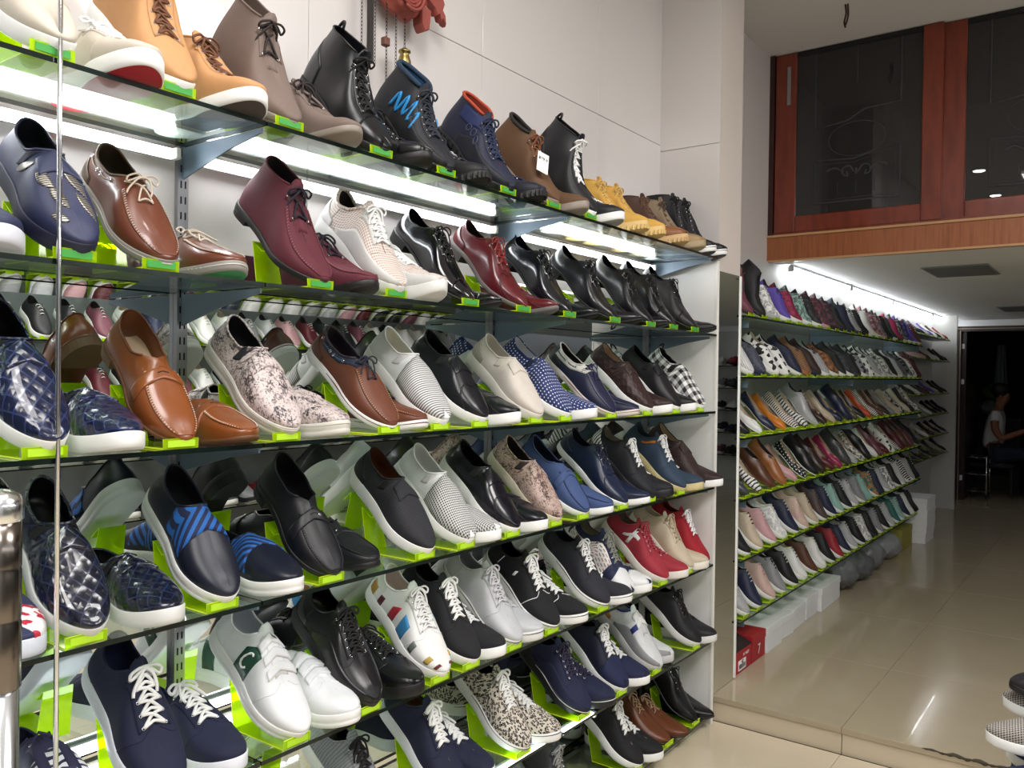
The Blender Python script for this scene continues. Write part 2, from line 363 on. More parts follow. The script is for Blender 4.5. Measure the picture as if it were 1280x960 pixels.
    def lining(s, m):
        N = s.N; js = [s.R, int(s.R*.75), int(s.R*.45), 0]; V = []; F = []; K = len(js)+1
        for i in range(N):
            c_ = np.array((s.G[i, 0, 0], s.cen(s.G[i, 0, 0]/s.L), 0))
            for j in js:
                P = s.G[i, j].copy(); d = P-np.array((min(max(P[0], .08*s.L), .8*s.L), s.cen(.4), P[2])); k = np.linalg.norm(d)+1e-9; P -= d/k*min(.0032, k*.8)
                if j == 0: P[2] += .004
                V.append(P)
            P = V[-1].copy(); P[1] = s.cen(P[0]/s.L); P[0] = min(max(P[0], .06*s.L), .94*s.L); V.append(P)
        for i in range(N):
            k = (i+1) % N
            for j in range(K-1): F.append((i*K+j, i*K+j+1, k*K+j+1, k*K+j))
        return mesh('lining', V, F, m, True)
    def rim(s, r):
        n = s.n; ks = [i for i in range(s.N) if (i if i <= n else s.N-i) <= n and (1-math.cos(2*PI*i/s.N))/2 <= s.p['uth']+.01]
        a = [i for i in ks if i < n]; b = [i for i in ks if i >= n]; return [s.G[i, -1] for i in b+a]
    def sole(s, name, mats, off=.003, rise=.004, inset_b=.003, groove=0.0, tread=False):
        n = max(s.n, 20); N = 2*n; rings = []
        def ring(of, zfun):
            out = []
            for i in range(N):
                ph = 2*PI*i/N; side = 1 if i < n else -1; uf = (1-math.cos(ph))/2; e = 1e-3
                a, b = s.F(max(uf-e, 0), side), s.F(min(uf+e, 1), side); t = b-a; q_ = np.array((-side*t[1], side*t[0], 0.)); k = np.linalg.norm(q_)
                q_ = q_/k if 1e-6 < uf < 1-1e-6 and k > 0 else np.array((-1. if uf < .5 else 1., 0, 0)); P = s.F(uf, side)+q_*of; P[2] = zfun(uf); out.append(P)
            return out
        zb, zf = s.zb, s.zf; h = lambda u: zf(u)-zb(u)
        prof = [(off-inset_b, lambda u: zb(u)), (off-.0005, lambda u: zb(u)+.0025), (off, lambda u: zb(u)+h(u)*.4)]
        if groove: prof += [(off-groove, lambda u: zb(u)+h(u)*.5), (off, lambda u: zb(u)+h(u)*.6)]
        prof += [(off, lambda u: zf(u)+rise-.0015), (off-.0012, lambda u: zf(u)+rise), (-.006, lambda u: zf(u)+rise*.6)]
        rings = [ring(o, z) for o, z in prof]; V = [p for r_ in rings for p in r_]; F = []; MI = []
        for k in range(len(rings)-1):
            for i in range(N): j = (i+1) % N; F.append((k*N+i, k*N+j, (k+1)*N+j, (k+1)*N+i)); MI.append(0)
        for base, fl in ((0, 1), ((len(rings)-1)*N, 0)):
            for i in range(n):
                a, b = base+i, base+i+1; c_, d = base+(N-i-1) % N, base+(N-i) % N
                f = (a, b, c_, d) if i > 0 else (a, b, c_)
                if i == n-1: f = (a, b, d)
                if len(set(f)) == len(f): F.append(f if fl else f[::-1]); MI.append(1 if fl and len(mats) > 1 else 0)
        return fixn(mesh(name, V, F, mats, True, None, MI))
    def heel(s, m, off=.002, u1=.25):
        pts = []
        for i in range(-10, 11):
            uf = u1*(abs(i)/10)**1.6; side = 1 if i >= 0 else -1; P = s.F(uf, side); c_ = np.array((.12*s.L, s.cen(.1), 0)); d = P-c_; d[2] = 0; P = P+d/np.linalg.norm(d)*off; pts.append(P)
        n = len(pts); V = []; F = []
        for sc_, zf in ((.95, lambda u: 0.), (.96, lambda u: .004), (1, lambda u: s.zb(u)+.002)):
            for P in pts: c_ = np.array((.12*s.L, s.cen(.1), 0)); Q = c_+(P-c_)*sc_; Q[2] = zf(P[0]/s.L); V.append(Q)
        for k in range(2):
            for i in range(n): j = (i+1) % n; F.append((k*n+i, k*n+j, (k+1)*n+j, (k+1)*n+i))
        F.append(tuple(range(n))[::-1]); F.append(tuple(2*n+i for i in range(n)))
        me = fixn(mesh('heel', V, F, m, False)); return me
    # raised panels lying on the upper
    def ux(s, x, side, t):   # the feather parameter at which the surface stands x*L from the heel at height t
        lo, hi = .0005, .9995
        for _ in range(16):
            m_ = (lo+hi)/2
            if s._at(m_, side, t)[0] < x*s.L: lo = m_
            else: hi = m_
        return (lo+hi)/2
    def slab(s, mb, P, th, mi=0):
        m_, n_ = len(P), len(P[0]); V = []; F = []
        for r_ in P:
            for uf, side, t in r_: V.append(s.at(uf, side, t, th))
        def id_(i, j): return i*n_+j
        for i in range(m_-1):
            for j in range(n_-1): F.append((id_(i, j), id_(i+1, j), id_(i+1, j+1), id_(i, j+1)))
        bd = [(i, 0) for i in range(m_)]+[(m_-1, j) for j in range(1, n_)]+[(i, n_-1) for i in range(m_-2, -1, -1)]+[(0, j) for j in range(n_-2, 0, -1)]
        k0 = len(V)
        for i, j in bd: uf, side, t = P[i][j]; V.append(s.at(uf, side, t, -.0006))
        for k in range(len(bd)): a, b = bd[k], bd[(k+1) % len(bd)]; F.append((id_(*a), id_(*b), k0+(k+1) % len(bd), k0+k))
        UV = []
        for r_ in P:
            for uf, side, t in r_: q_ = s._at(uf, side, t); e_ = s._at(uf, side, 1.); UV.append((q_[0], side*np.linalg.norm(q_-e_)+.5))
        for i, j in bd: UV.append(UV[id_(i, j)])
        mb.add(V, F, mi, UV)
    def panel(s, name, m, u0, u1, t0, t1, th=.0013, sides=(1, -1), nu=10, nt=6, t0b=None, t1b=None, true=False):
        mb = MB()
        for sd in sides:
            s.slab(mb, [[(u0+(u1-u0)*i/nu, sd, (t0+((t0b if t0b is not None else t0)-t0)*i/nu)+((t1+((t1b if t1b is not None else t1)-t1)*i/nu)-(t0+((t0b if t0b is not None else t0)-t0)*i/nu))*j/nt) for j in range(nt+1)] for i in range(nu+1)], th) if not true else s.slab(mb, [[(s.ux(u0+(u1-u0)*i/nu, sd, t0+(t1-t0)*j/nt), sd, t0+(t1-t0)*j/nt) for j in range(nt+1)] for i in range(nu+1)], th)
        return fixn(mb.mesh(name, m))
    def band(s, name, m, u0, u1, t0, th=.0016, nu=5, nt=14, t0r=None):   # across the ridge from one side to the other
        mb = MB(); rows = []; tr = t0 if t0r is None else t0r
        for i in range(nu+1):
            u = u0+(u1-u0)*i/nu; rows.append([(u, 1, t0+(1-t0)*j/nt) for j in range(nt+1)]+[(u, -1, 1-(1-tr)*j/nt) for j in range(1, nt+1)])
        s.slab(mb, rows, th); return fixn(mb.mesh(name, m))
    def line(s, mb, pts, r, off=.0008, n=5): V, F = tubeg([s.at(u, sd, t, off) for u, sd, t in pts], r, n); mb.add(V, F)

def shoe_parts(kind, c, hi=True):
    """Parts of one shoe. c: colours and options. Returns [(name, mesh, label)]."""
    base = {'slip': 'slip', 'velcro': 'snk', 'hike': 'boot'}.get(kind, kind)
    n, R = (36, 12) if hi else (13, 5)
    S = Last(base, n, R, **c.get('shape', {})); p = S.p; out = []
    um = c['m']; sole_m = c.get('sole', mat('f2f2f0', .45, kind='rubber')); lin_m = c.get('lining', mat('15151a', .8, kind='suede')); tread = c.get('tread', sole_m)
    A = lambda nm, me, lb=None: out.append((nm, me, lb))
    A('upper', S.upper('upper', um)); A('lining', S.lining(lin_m))
    thin = base in ('loaf', 'derby', 'flat')
    if thin: A('sole', S.sole('sole', [sole_m, tread], .0035 if base == 'derby' else .0022, .0012, .003))
    else: A('sole', S.sole('sole', [sole_m, tread], .0032, c.get('rise', .005), .003, groove=.0012 if hi and c.get('groove') else 0))
    if p['hh'] > .003: A('heel', S.heel(c.get('heel', sole_m), .003))
    if hi or c.get('collar'):
        mb = MB(); V, F = tubeg(S.rim(0), c.get('rim', .0022), 6); mb.add(V, F); A('collar', mb.mesh('collar', [c.get('collar', um)]))
    if not hi:
        if c.get('lace') and base in ('snk', 'run', 'derby', 'boot', 'chukka'): A('lace', laces(S, c['lace'], 4, .011, .0022, False))
        if c.get('cap'): A('toe_cap', S.band('toe_cap', c['cap'], S.q(.66), .985, .05, .0015, 4, 4))
        return out
    # --- details
    if c.get('insole'):
        V = []; F = []
        for i in range(21):
            u = .06+.54*i/20; x = S.L*u; a = S.F(u, 1); b = S.F(u, -1)
            for w_ in (.80, .4, -.4, -.80): y = S.cen(u)+(a[1]-S.cen(u))*w_ if w_ > 0 else S.cen(u)+(b[1]-S.cen(u))*-w_; V.append((a[0], y, float(S.zf(u))+.007+(.004 if abs(w_) > .5 else 0)))
        for i in range(20):
            for j in range(3): F.append((4*i+j, 4*i+4+j, 4*i+5+j, 4*i+1+j))
        A('insole', mesh('insole', V, F, c['insole']))
    if kind == 'slip' and c.get('gore') and not c.get('vamp') and not c.get('band'): A('tongue_piece', S.band('tongue_piece', um, S.q(.0), S.q(.26), .60, .0024, 8, 10))
    if c.get('fox'):      # coloured line round the sole edge
        mb = MB(); P = []
        for i in range(72):
            ph = 2*PI*i/72; sd = 1 if i < 36 else -1; uf = (1-math.cos(ph))/2; q_ = S.at(min(max(uf, .001), .999), sd, .02); e = np.array((q_[0]-.5*S.L, q_[1], 0)); e /= np.linalg.norm(e); P.append(q_+e*.0032+np.array((0, 0, .0015-.0035)))
        V, F = tubeg(P, .0012, 5, True); mb.add(V, F); A('foxing_stripe', mb.mesh('foxing_stripe', [c['fox']]))
    if c.get('cap'): A('toe_cap', S.band('toe_cap', c['cap'], S.q(c.get('cap_at', .62)), .992, .02, .0014, 8, 12))
    if c.get('counter'): A('heel_counter', S.panel('heel_counter', c['counter'], .002, .24, .0, c.get('counter_h', .8), t1b=.35))
    for d_ in (1, -1):
        if c.get('side'): A('side_panel', S.panel('side_panel', c['side'], *c.get('side_at', (.22, .50)), *c.get('side_t', (.05, .62)), sides=(d_,), true=True))
        if c.get('gore'): A('elastic_gore', S.panel('elastic_gore', c['gore'], p['xo'][1]-.075, p['xo'][1]-.012, .50, .93, .0011, (d_,), 5, 5, true=True))
    if kind in ('snk', 'velcro', 'run'):
        mb = MB(); cv = pchip(range(4), (.40, .50, .56, .53)); ct = pchip(range(4), (.03, .42, .70, .9))
        for sd in (1, -1):
            S.line(mb, [(S.q(float(cv(x))), sd, float(ct(x))) for x in np.linspace(0, 3, 12)], .0010, .0003); S.line(mb, [(.19+.05*x, sd, .03+.9*x) for x in np.linspace(0, 1, 8)], .0010, .0003)
        o_ = mb.mesh('quarter_seams', [c.get('seamc', um)]); A('quarter_seams', o_)
    if c.get('mud'): A('mudguard', S.panel('mudguard', c['mud'], .30, .99, .0, .26, t1b=.5, nu=16))
    if c.get('band'): A('strap', S.band('strap', c['band'], S.q(c.get('band_at', (.10, .34))[0]), S.q(c.get('band_at', (.10, .34))[1]), .12 if kind == 'slip' else .3, .0022, 8, 14))
    if c.get('vamp'): A('vamp_panel', S.band('vamp_panel', c['vamp'], S.q(.01), S.q(.985), .06, .0011, 16, 10))
    if kind == 'loaf' or c.get('moc'):
        mb = MB(); k = [S.q(a) for a in np.linspace(.10, .97, 22)]; tt = np.linspace(.60, .42, 22)
        S.line(mb, [(u, 1, t) for u, t in zip(k, tt)]+[(u, -1, t) for u, t in list(zip(k, tt))[::-1]], .0017, .0006); A('apron_seam', mb.mesh('apron_seam', [c.get('seam', um)]))
        mb = MB(); st = c.get('stitch', c.get('seam', um))
        for sd in (1, -1):
            for i in range(26):
                a = i/26; u = S.q(.12+.84*a); t = .60-.18*a+.03; V, F = tubeg([S.at(u, sd, t-.045, .0012), S.at(u, sd, t, .0022), S.at(u, sd, t+.02, .0012)], .0008, 4); mb.add(V, F)
        o_ = mb.mesh('apron_stitching', [st]); A('apron_stitching', o_)
    if kind == 'loaf':
        A('saddle_strap', S.band('saddle_strap', c.get('strap', um), S.q(.14), S.q(.30), .16, .0032, 6, 14))
        mb = MB(); u = S.q(.21); S.line(mb, [(u, 1, .88), (u, 1, .94), (u, 1, .999), (u, -1, .94), (u, -1, .88)], .0016, .0022); A('strap_slot', mb.mesh('strap_slot', [mat('0d0a09', .8)]))
    if c.get('buckle'):
        mb = MB(); u = S.q(.22)
        S.slab(mb, [[(u+d, 1, .80+.09*j/3) for j in range(4)] for d in (-.006, 0, .006)], .0042); A('metal_plate', fixn(mb.mesh('metal_plate', [CHROME])), 'small silver plate')
    if c.get('wing'):    # wing-tip seam with its perforations
        mb = MB(); a = [(S.q(.80), 1, .02), (S.q(.62), 1, .25), (S.q(.50), 1, .5), (S.q(.47), 1, .8), (S.q(.56), 1, 1.)]
        f = lambda sd: [(u, sd, t) for u, t in [(float(x), float(y)) for x, y in zip(pchip(range(5), [q_[0] for q_ in a])(np.linspace(0, 4, 17)), np.linspace(.02, 1, 17))]]
        S.line(mb, f(1)+f(-1)[::-1][1:], .0014, .0004); S.line(mb, [(u+.012, sd, t) for u, sd, t in f(1)], .0008, .0004); S.line(mb, [(u+.012, sd, t) for u, sd, t in f(-1)], .0008, .0004)
        A('wing_tip_seam', mb.mesh('wing_tip_seam', [c['wing']]))
    if c.get('patch'):
        for nm, m_, sd, u0, u1, t0, t1 in c['patch']:
            for d_ in ((sd,) if sd else (1, -1)): A(nm, S.panel(nm, m_, u0, u1, t0, t1, .0016, (d_,), 5, 4, true=True))
    if c.get('leaves'):
        for sd, u, t, du, dt, ln in c['leaves']:
            mb = MB(); rows = []
            for i in range(9):
                a = i/8; wd = .11*math.sin(PI*min(a*1.02, 1))**.8*(1-.3*a)+.002; rows.append([(min(u+du*a*ln+wd*.35*j*(-1 if dt > 0 else 1)*.6, .985), sd, min(max(t+dt*a*ln+wd*j, .02), .999)) for j in (-1, -.5, 0, .5, 1)])
            S.slab(mb, rows, .0012); A('leaf_patch', fixn(mb.mesh('leaf_patch', [c['leaf_m']])))
    if c.get('zigzag'):
        for sd in (1, -1):
            mb = MB(); pts = [(S.ux(.28+.040*i, sd, .62 if i % 2 else .24), sd, .62 if i % 2 else .24) for i in range(9)]
            q_ = [S.at(u, s_, t, .0012) for u, s_, t in pts]; V, F = tubeg(bez(q_, 4), .0036, 6); mb.add(V, F); A('zigzag_stripe', mb.mesh('zigzag_stripe', [c['zigzag']]), 'bright blue zigzag')
    if c.get('lines'):   # raised piping rings on the quarter
        for sd in (1, -1):
            mb = MB()
            for u_, t_ in ((.40, .5), (.47, .42), (.54, .36)):
                V, F = tubeg([S.at(u_+.026*math.cos(a)*1.0, sd, t_+.08*math.sin(a), .001) for a in np.linspace(0, 2*PI, 15)[:-1]], .0012, 5, True); mb.add(V, F)
            A('ring_piping', mb.mesh('ring_piping', [c['lines']]))
    lace = c.get('lace')
    if kind == 'velcro':
        A('tongue', tongue(S, c.get('tongue', um), .016, .018))
        for k, (a, b) in enumerate(((.02, .12), (.17, .27), (.32, .42))[:c.get('straps', 3)]): A('strap', S.band('strap', c.get('strapm', um), S.q(a), S.q(b), .55, .0042, 4, 10, t0r=.62))
    elif kind == 'boat':
        A('lace', laces(S, lace, 2, .013, .0017, True)); mb = MB()
        for sd in (1, -1):
            S.line(mb, [(u, sd, .80) for u in np.linspace(.10, .27, 6)], .0016, .0014); S.line(mb, [(u, sd, .80) for u in np.linspace(.32, .43, 5)], .0016, .0014)
        A('side_lace', mb.mesh('side_lace', [c.get('sidelace', lace)])); mb = MB()
        for sd in (1, -1):
            for u in (.10, .27, .32, .43): ring_at(S, mb, u, sd, .80, .0030, .0009)
        tag_ = mb.mesh('eyelets', [CHROME]); A('eyelets', tag_)
    elif lace:
        rows = c.get('rows', {'chukka': 2, 'derby': 4, 'boot': 7, 'hike': 7}.get(kind, 6)); yl = c.get('gap', .010 if kind == 'derby' else .0135)
        if not c.get('notongue'): A('tongue', tongue(S, c.get('tongue', um), yl*.95, c.get('flap', .006 if kind == 'derby' else .02)))
        q1 = .36 if base != 'boot' else .60; q1 = {'chukka': .30, 'derby': .34, 'snk': .50, 'run': .46}.get(kind, q1); q1 = c.get('q1', q1); fac = c.get('facing', um); mb = MB()
        for sd in (1, -1):
            rr = []
            for i in range(13):
                u = S.q(q1*i/12); t1 = S.tlat(u, sd, yl*.9); t0_ = S.tlat(u, sd, yl+.016); rr.append([(u, sd, t0_+(t1-t0_)*j/3) for j in range(4)])
            S.slab(mb, rr, .0018)
        A('eyestay', fixn(mb.mesh('eyestay', [fac]))); A('lace', laces(S, lace, rows, yl+.006, c.get('lr', .0017 if kind == 'derby' else .0024), c.get('bow', True), q1*.97))
        mb = MB()
        for k in range(rows):
            u = S.q(.02+(q1*.97-.02)*k/max(rows-1, 1))
            for sd in (1, -1): ring_at(S, mb, u, sd, S.tlat(u, sd, yl+.007), .0026, .0008)
        A('eyelets', mb.mesh('eyelets', [c.get('eyelet', CHROME)]))
    if kind == 'hike' or c.get('lug'):
        mb = MB()
        for i in range(44):
            ph = 2*PI*(i+.5)/44; sd = 1 if i < 22 else -1; uf = (1-math.cos(ph))/2; P = S.F(uf, sd); cc = np.array((P[0]-.5*S.L, P[1]*1.6, 0)); cc /= np.linalg.norm(cc); tt = np.array((-cc[1], cc[0], 0)); P = P+cc*.0035; zb = float(S.zb(uf))
            V = []
            for dz in (-.0005, .012):
                for a, b in ((-.0045, -.010), (.0045, -.010), (.0045, .0012), (-.0045, .0012)): Q = P+tt*a+cc*b; V.append((Q[0], Q[1], zb+dz))
            mb.add(V, [(0, 3, 2, 1), (4, 5, 6, 7), (0, 1, 5, 4), (1, 2, 6, 5), (2, 3, 7, 6), (3, 0, 4, 7)])
        A('lug_tread', fixn(mb.mesh('lug_tread', [c.get('heel', sole_m)], False)))
    if c.get('pull'):
        P = S.at(.004, 1, .98); mb = MB(); V, F = tubeg(bez([P+np.array((-.001, 0, -.02)), P+np.array((-.006, 0, .004)), P+np.array((.002, 0, .018)), P+np.array((.008, 0, .002))], 5), .0035, 6); mb.add(V, F); A('pull_loop', mb.mesh('pull_loop', [c['pull']]))
    return out
def ring_at(S, mb, u, sd, t, R, r):
    P = S.at(u, sd, t, .0022); du = S._at(u+.01, sd, t)-S._at(u-.01, sd, t); dt = S._at(u, sd, min(t+.05, 1))-S._at(u, sd, t-.05); du /= np.linalg.norm(du); dt -= du*(du@dt); dt /= np.linalg.norm(dt)
    V, F = tubeg([P+R*(math.cos(a)*du+math.sin(a)*dt) for a in np.linspace(0, 2*PI, 9)[:-1]], r, 4, True); mb.add(V, F)
def tongue(S, m, half, flap):
    mb = MB(); rows = []
    for i in range(9):
        u = S.q(.46*i/8); rows.append([(u, 1, a) for a in np.linspace(S.tlat(u, 1, half), 1, 4)]+[(u, -1, a) for a in np.linspace(1, S.tlat(u, -1, half), 4)[1:]])
    S.slab(mb, rows, .0009)
    d = S._at(S.q(.0), 1, 1)-S._at(S.q(.12), 1, 1); d /= np.linalg.norm(d); V = []; F = []; top = [S.at(*a, .001) for a in rows[0]]; mid = top[3]
    k = len(top); prof = ((0, 1.0), (.4, 1.06), (.8, .95), (1, .7))
    for th in (0.0, -.004):
        for a, w_ in prof:
            for P in top: V.append(mid+(P-mid)*w_+d*flap*a+np.array((-1, 0, 0))*(-th)*1.0)
    m_ = len(prof)
    for l in (0, 1):
        for i in range(m_-1):
            for j in range(k-1): F.append((l*m_*k+i*k+j, l*m_*k+i*k+j+1, l*m_*k+(i+1)*k+j+1, l*m_*k+(i+1)*k+j))
    for j in range(k-1): F.append(((m_-1)*k+j, (m_-1)*k+j+1, m_*k+(m_-1)*k+j+1, m_*k+(m_-1)*k+j))
    for i in range(m_-1):
        for j in (0, k-1): F.append((i*k+j, (i+1)*k+j, m_*k+(i+1)*k+j, m_*k+i*k+j))
    mb.add(V, F); return fixn(mb.mesh('tongue', [m]))
def laces(S, m, rows, yl, r, bow=True, q1=None):
    mb = MB(); q1 = q1 or .34; pr = []
    for k in range(rows):
        u = S.q(.02+(q1-.02)*k/max(rows-1, 1)); pr.append((u, S.tlat(u, 1, yl), S.tlat(u, -1, yl)))
    seg = 5 if bow else 3; nn = 5 if bow else 4
    for k, (u, a, b) in enumerate(pr):
        L_, R_ = S.at(u, 1, a, .0015), S.at(u, -1, b, .0015); Mx = S.at(u, 1, .999, .0055)
        V, F = tubeg(bez([L_, (L_*.45+Mx*.55)+np.array((0, 0, .001)), Mx, (R_*.45+Mx*.55)+np.array((0, 0, .001)), R_], seg-2), r, nn); mb.add(V, F)
        if k+1 < rows and bow:
            u2, a2, b2 = pr[k+1]
            for (P, Q, lift) in ((L_, S.at(u2, -1, b2, .002), .006), (R_, S.at(u2, 1, a2, .002), .0075)):
                Mm = (S.at((u+u2)/2, 1, .999, lift)); V, F = tubeg(bez([P, Mm, Q], 4), r, nn); mb.add(V, F)
    if bow:
        u = pr[0][0]; K = S.at(u, 1, .999, .008); fw = S._at(S.q(.15), 1, 1)-S._at(S.q(0.), 1, 1); fw /= np.linalg.norm(fw); up = np.cross(fw, (0, 1, 0)); up *= np.sign(up[2]+up[0]*.5) if abs(up[2]+up[0]*.5) > 1e-6 else 1
        for sd in (1, -1):
            sdv = np.array((0, sd, 0.))
            V, F = tubeg(bez([K, K+sdv*.012+up*.007, K+sdv*.026+up*.002+fw*.006, K+sdv*.024-up*.003+fw*.014, K+sdv*.010+up*.002+fw*.005, K], 4), r*.95, nn); mb.add(V, F)
            V, F = tubeg(bez([K, K+sdv*.010+up*.004+fw*.012, K+sdv*.019-up*.004+fw*.030, K+sdv*.020-up*.008+fw*.042], 4), r*.95, nn); mb.add(V, F)
        V, F = tubeg([K-np.array((0, .004, 0)), K, K+np.array((0, .004, 0))], r*1.9, 6); mb.add(V, F)
    return mb.mesh('lace', [m])

STUFF = {'eyelets', 'quarter_seams', 'apron_stitching', 'lug_tread'}
def build(kind, c, hi=True): return dict(kind=kind, parts=shoe_parts(kind, c, hi), L=SHAPES.get({'velcro': 'snk', 'hike': 'boot'}.get(kind, kind))['L'], spring=SHAPES.get({'velcro': 'snk', 'hike': 'boot'}.get(kind, kind))['spring'])
NAMES = dict(slip='slip_on_shoe', snk='sneaker', loaf='loafer', boat='boat_shoe', derby='dress_shoe', chukka='chukka_boot', boot='lace_up_boot', hike='hiking_boot', velcro='strap_sneaker', flat='ballet_flat', run='running_shoe')
CATS = dict(slip='shoe', snk='sneaker', loaf='loafer', boat='shoe', derby='shoe', chukka='boot', boot='boot', hike='boot', velcro='sneaker', flat='shoe', run='sneaker')
def put(D, label, group, loc, tilt=0.0, yaw=0.0, mirror=False, over=None, scale=1.0):
    """One shoe whose toe ends at loc; tilt lifts the heel."""
    root = empty(NAMES[D['kind']]); tag(root, label, CATS[D['kind']], group)
    Rm = Matrix.Rotation(yaw, 3, 'Z') @ Matrix.Rotation(tilt, 3, 'Y'); pt = Vector((D['L']*scale, 0, (D['spring'] if tilt > .05 else 0)*scale))
    root.rotation_euler = (0, tilt, yaw); root.location = Vector(loc)-Rm @ pt; root.scale = (scale, -scale if mirror else scale, scale)
    for nm, me, lb in D['parts']:
        o = obj(nm, me, root)
        if lb: o['label'] = lb
        if nm in STUFF: o['kind'] = 'stuff'
        if over and nm in over: o.material_slots[0].link = 'OBJECT'; o.material_slots[0].material = over[nm]
    return root

# ------------------------------------------------------------------ the room
def tile_mat(name, c, rough, n=.12, sc_=3.0, spec=.5, coat=0.0):
    t = NT(name); a = lin(c); f = t.noise(t.ob(), sc_, 6); col = t.mix(t.math('MULTIPLY', f, n*2), a, tuple(x*.7 for x in a[:3])+(1,))
    b_ = t.pbsdf(col, rough, 0, None, coat, spec); b_.inputs['Coat Roughness'].default_value = .015; return t.m
FLOORT = tile_mat('polished_beige_tile', 'b3a68e', .13, .22, 5.0, .35, .22); FLOORL = tile_mat('polished_cream_tile', 'd6c8b0', .13, .18, 5.0, .4, .2); GROUT = simple('dark_grout', '6a5d4a', .8)
WALLT = tile_mat('white_glazed_tile', 'd9d4d2', .14, .03, 2.0); WALLJ = simple('wall_joint', 'cfc8c4', .6); PLASTER = simple('grey_white_plaster', 'd9d6d3', .8, noise=.06, nscale=3); PINKW = simple('warm_white_plaster', 'd8cec6', .45, noise=.05, nscale=3)
def wood(name, c1, c2, rough, axis):
    t = NT(name); mp = t.n('ShaderNodeMapping'); t.l(t.ob(), mp.inputs[0]); mp.inputs['Scale'].default_value = axis
    f = t.noise(mp.outputs[0], 3.0, 6); col = t.ramp(f, [(.25, lin(c1)), (.55, lin(c2)), (.8, lin(c1))]); t.pbsdf(col, rough, coat=.2); return t.m
REDWOOD = wood('red_brown_frame', '5a2113', '7c3420', .3, (6, 6, 1)); PLANKW = wood('orange_brown_veneer', '7e4322', '9c5c34', .4, (22, 8, 1.2)); DARKWOOD = wood('dark_door_wood', '1c0d0a', '2e1612', .4, (5, 5, 1)); LIGHTEDGE = simple('pale_wood_edge', 'b98f63', .5)

def struct(o): o['kind'] = 'structure'; return o
struct(box('wall_left', -.42, -.27, -1.6, 9.5, 0, 3.1, WALLJ))
fl = struct(box('floor', -.42, 3.0, -1.6, 2.98, 0, LOWF-.006, GROUT)); pf = struct(box('trim_1', -.42, 3.0, 2.995, 9.34, 0, PLAT-.006, GROUT))
struct(box('wall_right', 2.9, 3.0, -1.6, 9.5, 0, 3.1, simple('grey_plaster', '9da0a4', .7))); struct(box('wall_back', -.42, 3.0, -1.7, -1.6, 0, 3.1, simple('dark_shopfront', '3a3c40', .6)))
struct(box('ceiling', -.42, 3.0, -1.7, 4.3, CEIL, CEIL+.1, PLASTER)); struct(box('trim_2', -.27, 2.9, 4.235, 9.36, LOWC, LOWC+.03, simple('low_ceiling_paint', 'f0f1f2', .6)))
wl = bpy.data.objects['wall_left']
# glazed wall tiles above the near rack
zt = [1.62, 2.275, 3.0]; yt = [-1.6, -.41, .43, 1.245, 1.865, 2.50, 2.985]
for i in range(len(yt)-1):
    for j in range(2): box('wall_tile', -.27, -.2635, yt[i]+.0008, yt[i+1]-.0008, zt[j]+.0008, zt[j+1]-.0008, WALLT, wl, .0012)
# floor tiles, step riser
ft = lambda par, m, x0, x1, y0, y1, z: box('floor_tile', x0+.0007, x1-.0007, y0+.0007, y1-.0007, z-.02, z, m, par, .0008)
xs = [-.27, .45, 1.25, 2.05, 2.9]; ys = [2.975, 3.70, 4.50, 5.30, 6.10, 6.90, 7.70, 8.50, 9.34]
for i in range(4):
    for j in range(8): ft(pf, FLOORT, xs[i], xs[i+1], ys[j], ys[j+1], PLAT)
ys2 = [-1.6, -.98, -.19, .60, 1.39, 2.18, 2.97]
for i in range(4):
    for j in range(6): ft(fl, FLOORL, xs[i], xs[i+1], ys2[j], ys2[j+1], LOWF)
for i in range(4): box('riser_tile', xs[i]+.0012, xs[i+1]-.0012, 2.982, 2.995, LOWF-.004, PLAT-.021, FLOORL, pf, .001)
# chipped mortar along the step edge
mb = MB(); V = []; F = []; n_ = 46
for k in range(n_):
    x = .70+.0068*k; e_ = math.sin(PI*k/(n_-1))**.5; hgt = (.002+.007*abs(math.sin(k*.9)*math.sin(k*.37+1)))*e_; wd = (.002+.020*abs(math.sin(k*.31+.4))**3+.006*random.random())*e_
    V += [(x, 2.9748, PLAT-hgt), (x, 2.9748, PLAT+.0007), (x, 2.9752+wd, PLAT+.0007)]
for k in range(n_-1):
    for j in (0, 1): F.append((3*k+j, 3*k+3+j, 3*k+4+j, 3*k+1+j))
mb.add(V, F)
o = obj('chipped_edge', fixn(mb.mesh('chipped_edge', [simple('old_cement', '4c4438', .95, noise=.5, nscale=60)], False)), pf); o['kind'] = 'stuff'

# pillar with its mirror
pil = struct(box('wall_pillar', -.27, -.02, 2.985, 3.20, 0, CEIL, PINKW))
box('pillar_tile', -.268, -.02, 2.9805, 2.985, 2.252, CEIL-.001, WALLT, pil); box('pillar_tile', -.268, -.02, 2.9805, 2.985, 1.60, 2.249, WALLT, pil)
pm = empty('pillar_mirror', (-.02, 3.07, PLAT)); tag(pm, 'tall narrow mirror strip on the pillar between the two racks', 'mirror')
def sub(name, *a, **k):   # box in world coordinates parented to an empty
    par = k.pop('par'); o = box(name, *a, **k); o.parent = par; o.matrix_parent_inverse = Matrix.Translation(-Vector(par.location)); return o
sub('mirror_pane', -.0195, -.016, 2.955, 3.195, PLAT+.004, 1.775, MIRROR, par=pm); sub('edge_strip', -.0195, -.012, 3.193, 3.201, PLAT+.004, 1.775, simple('white_edge', 'e9e9e6', .4), par=pm)
sub('edge_strip', -.0195, -.0145, 2.951, 2.957, PLAT+.004, 1.775, simple('black_edge', '151515', .4), par=pm)

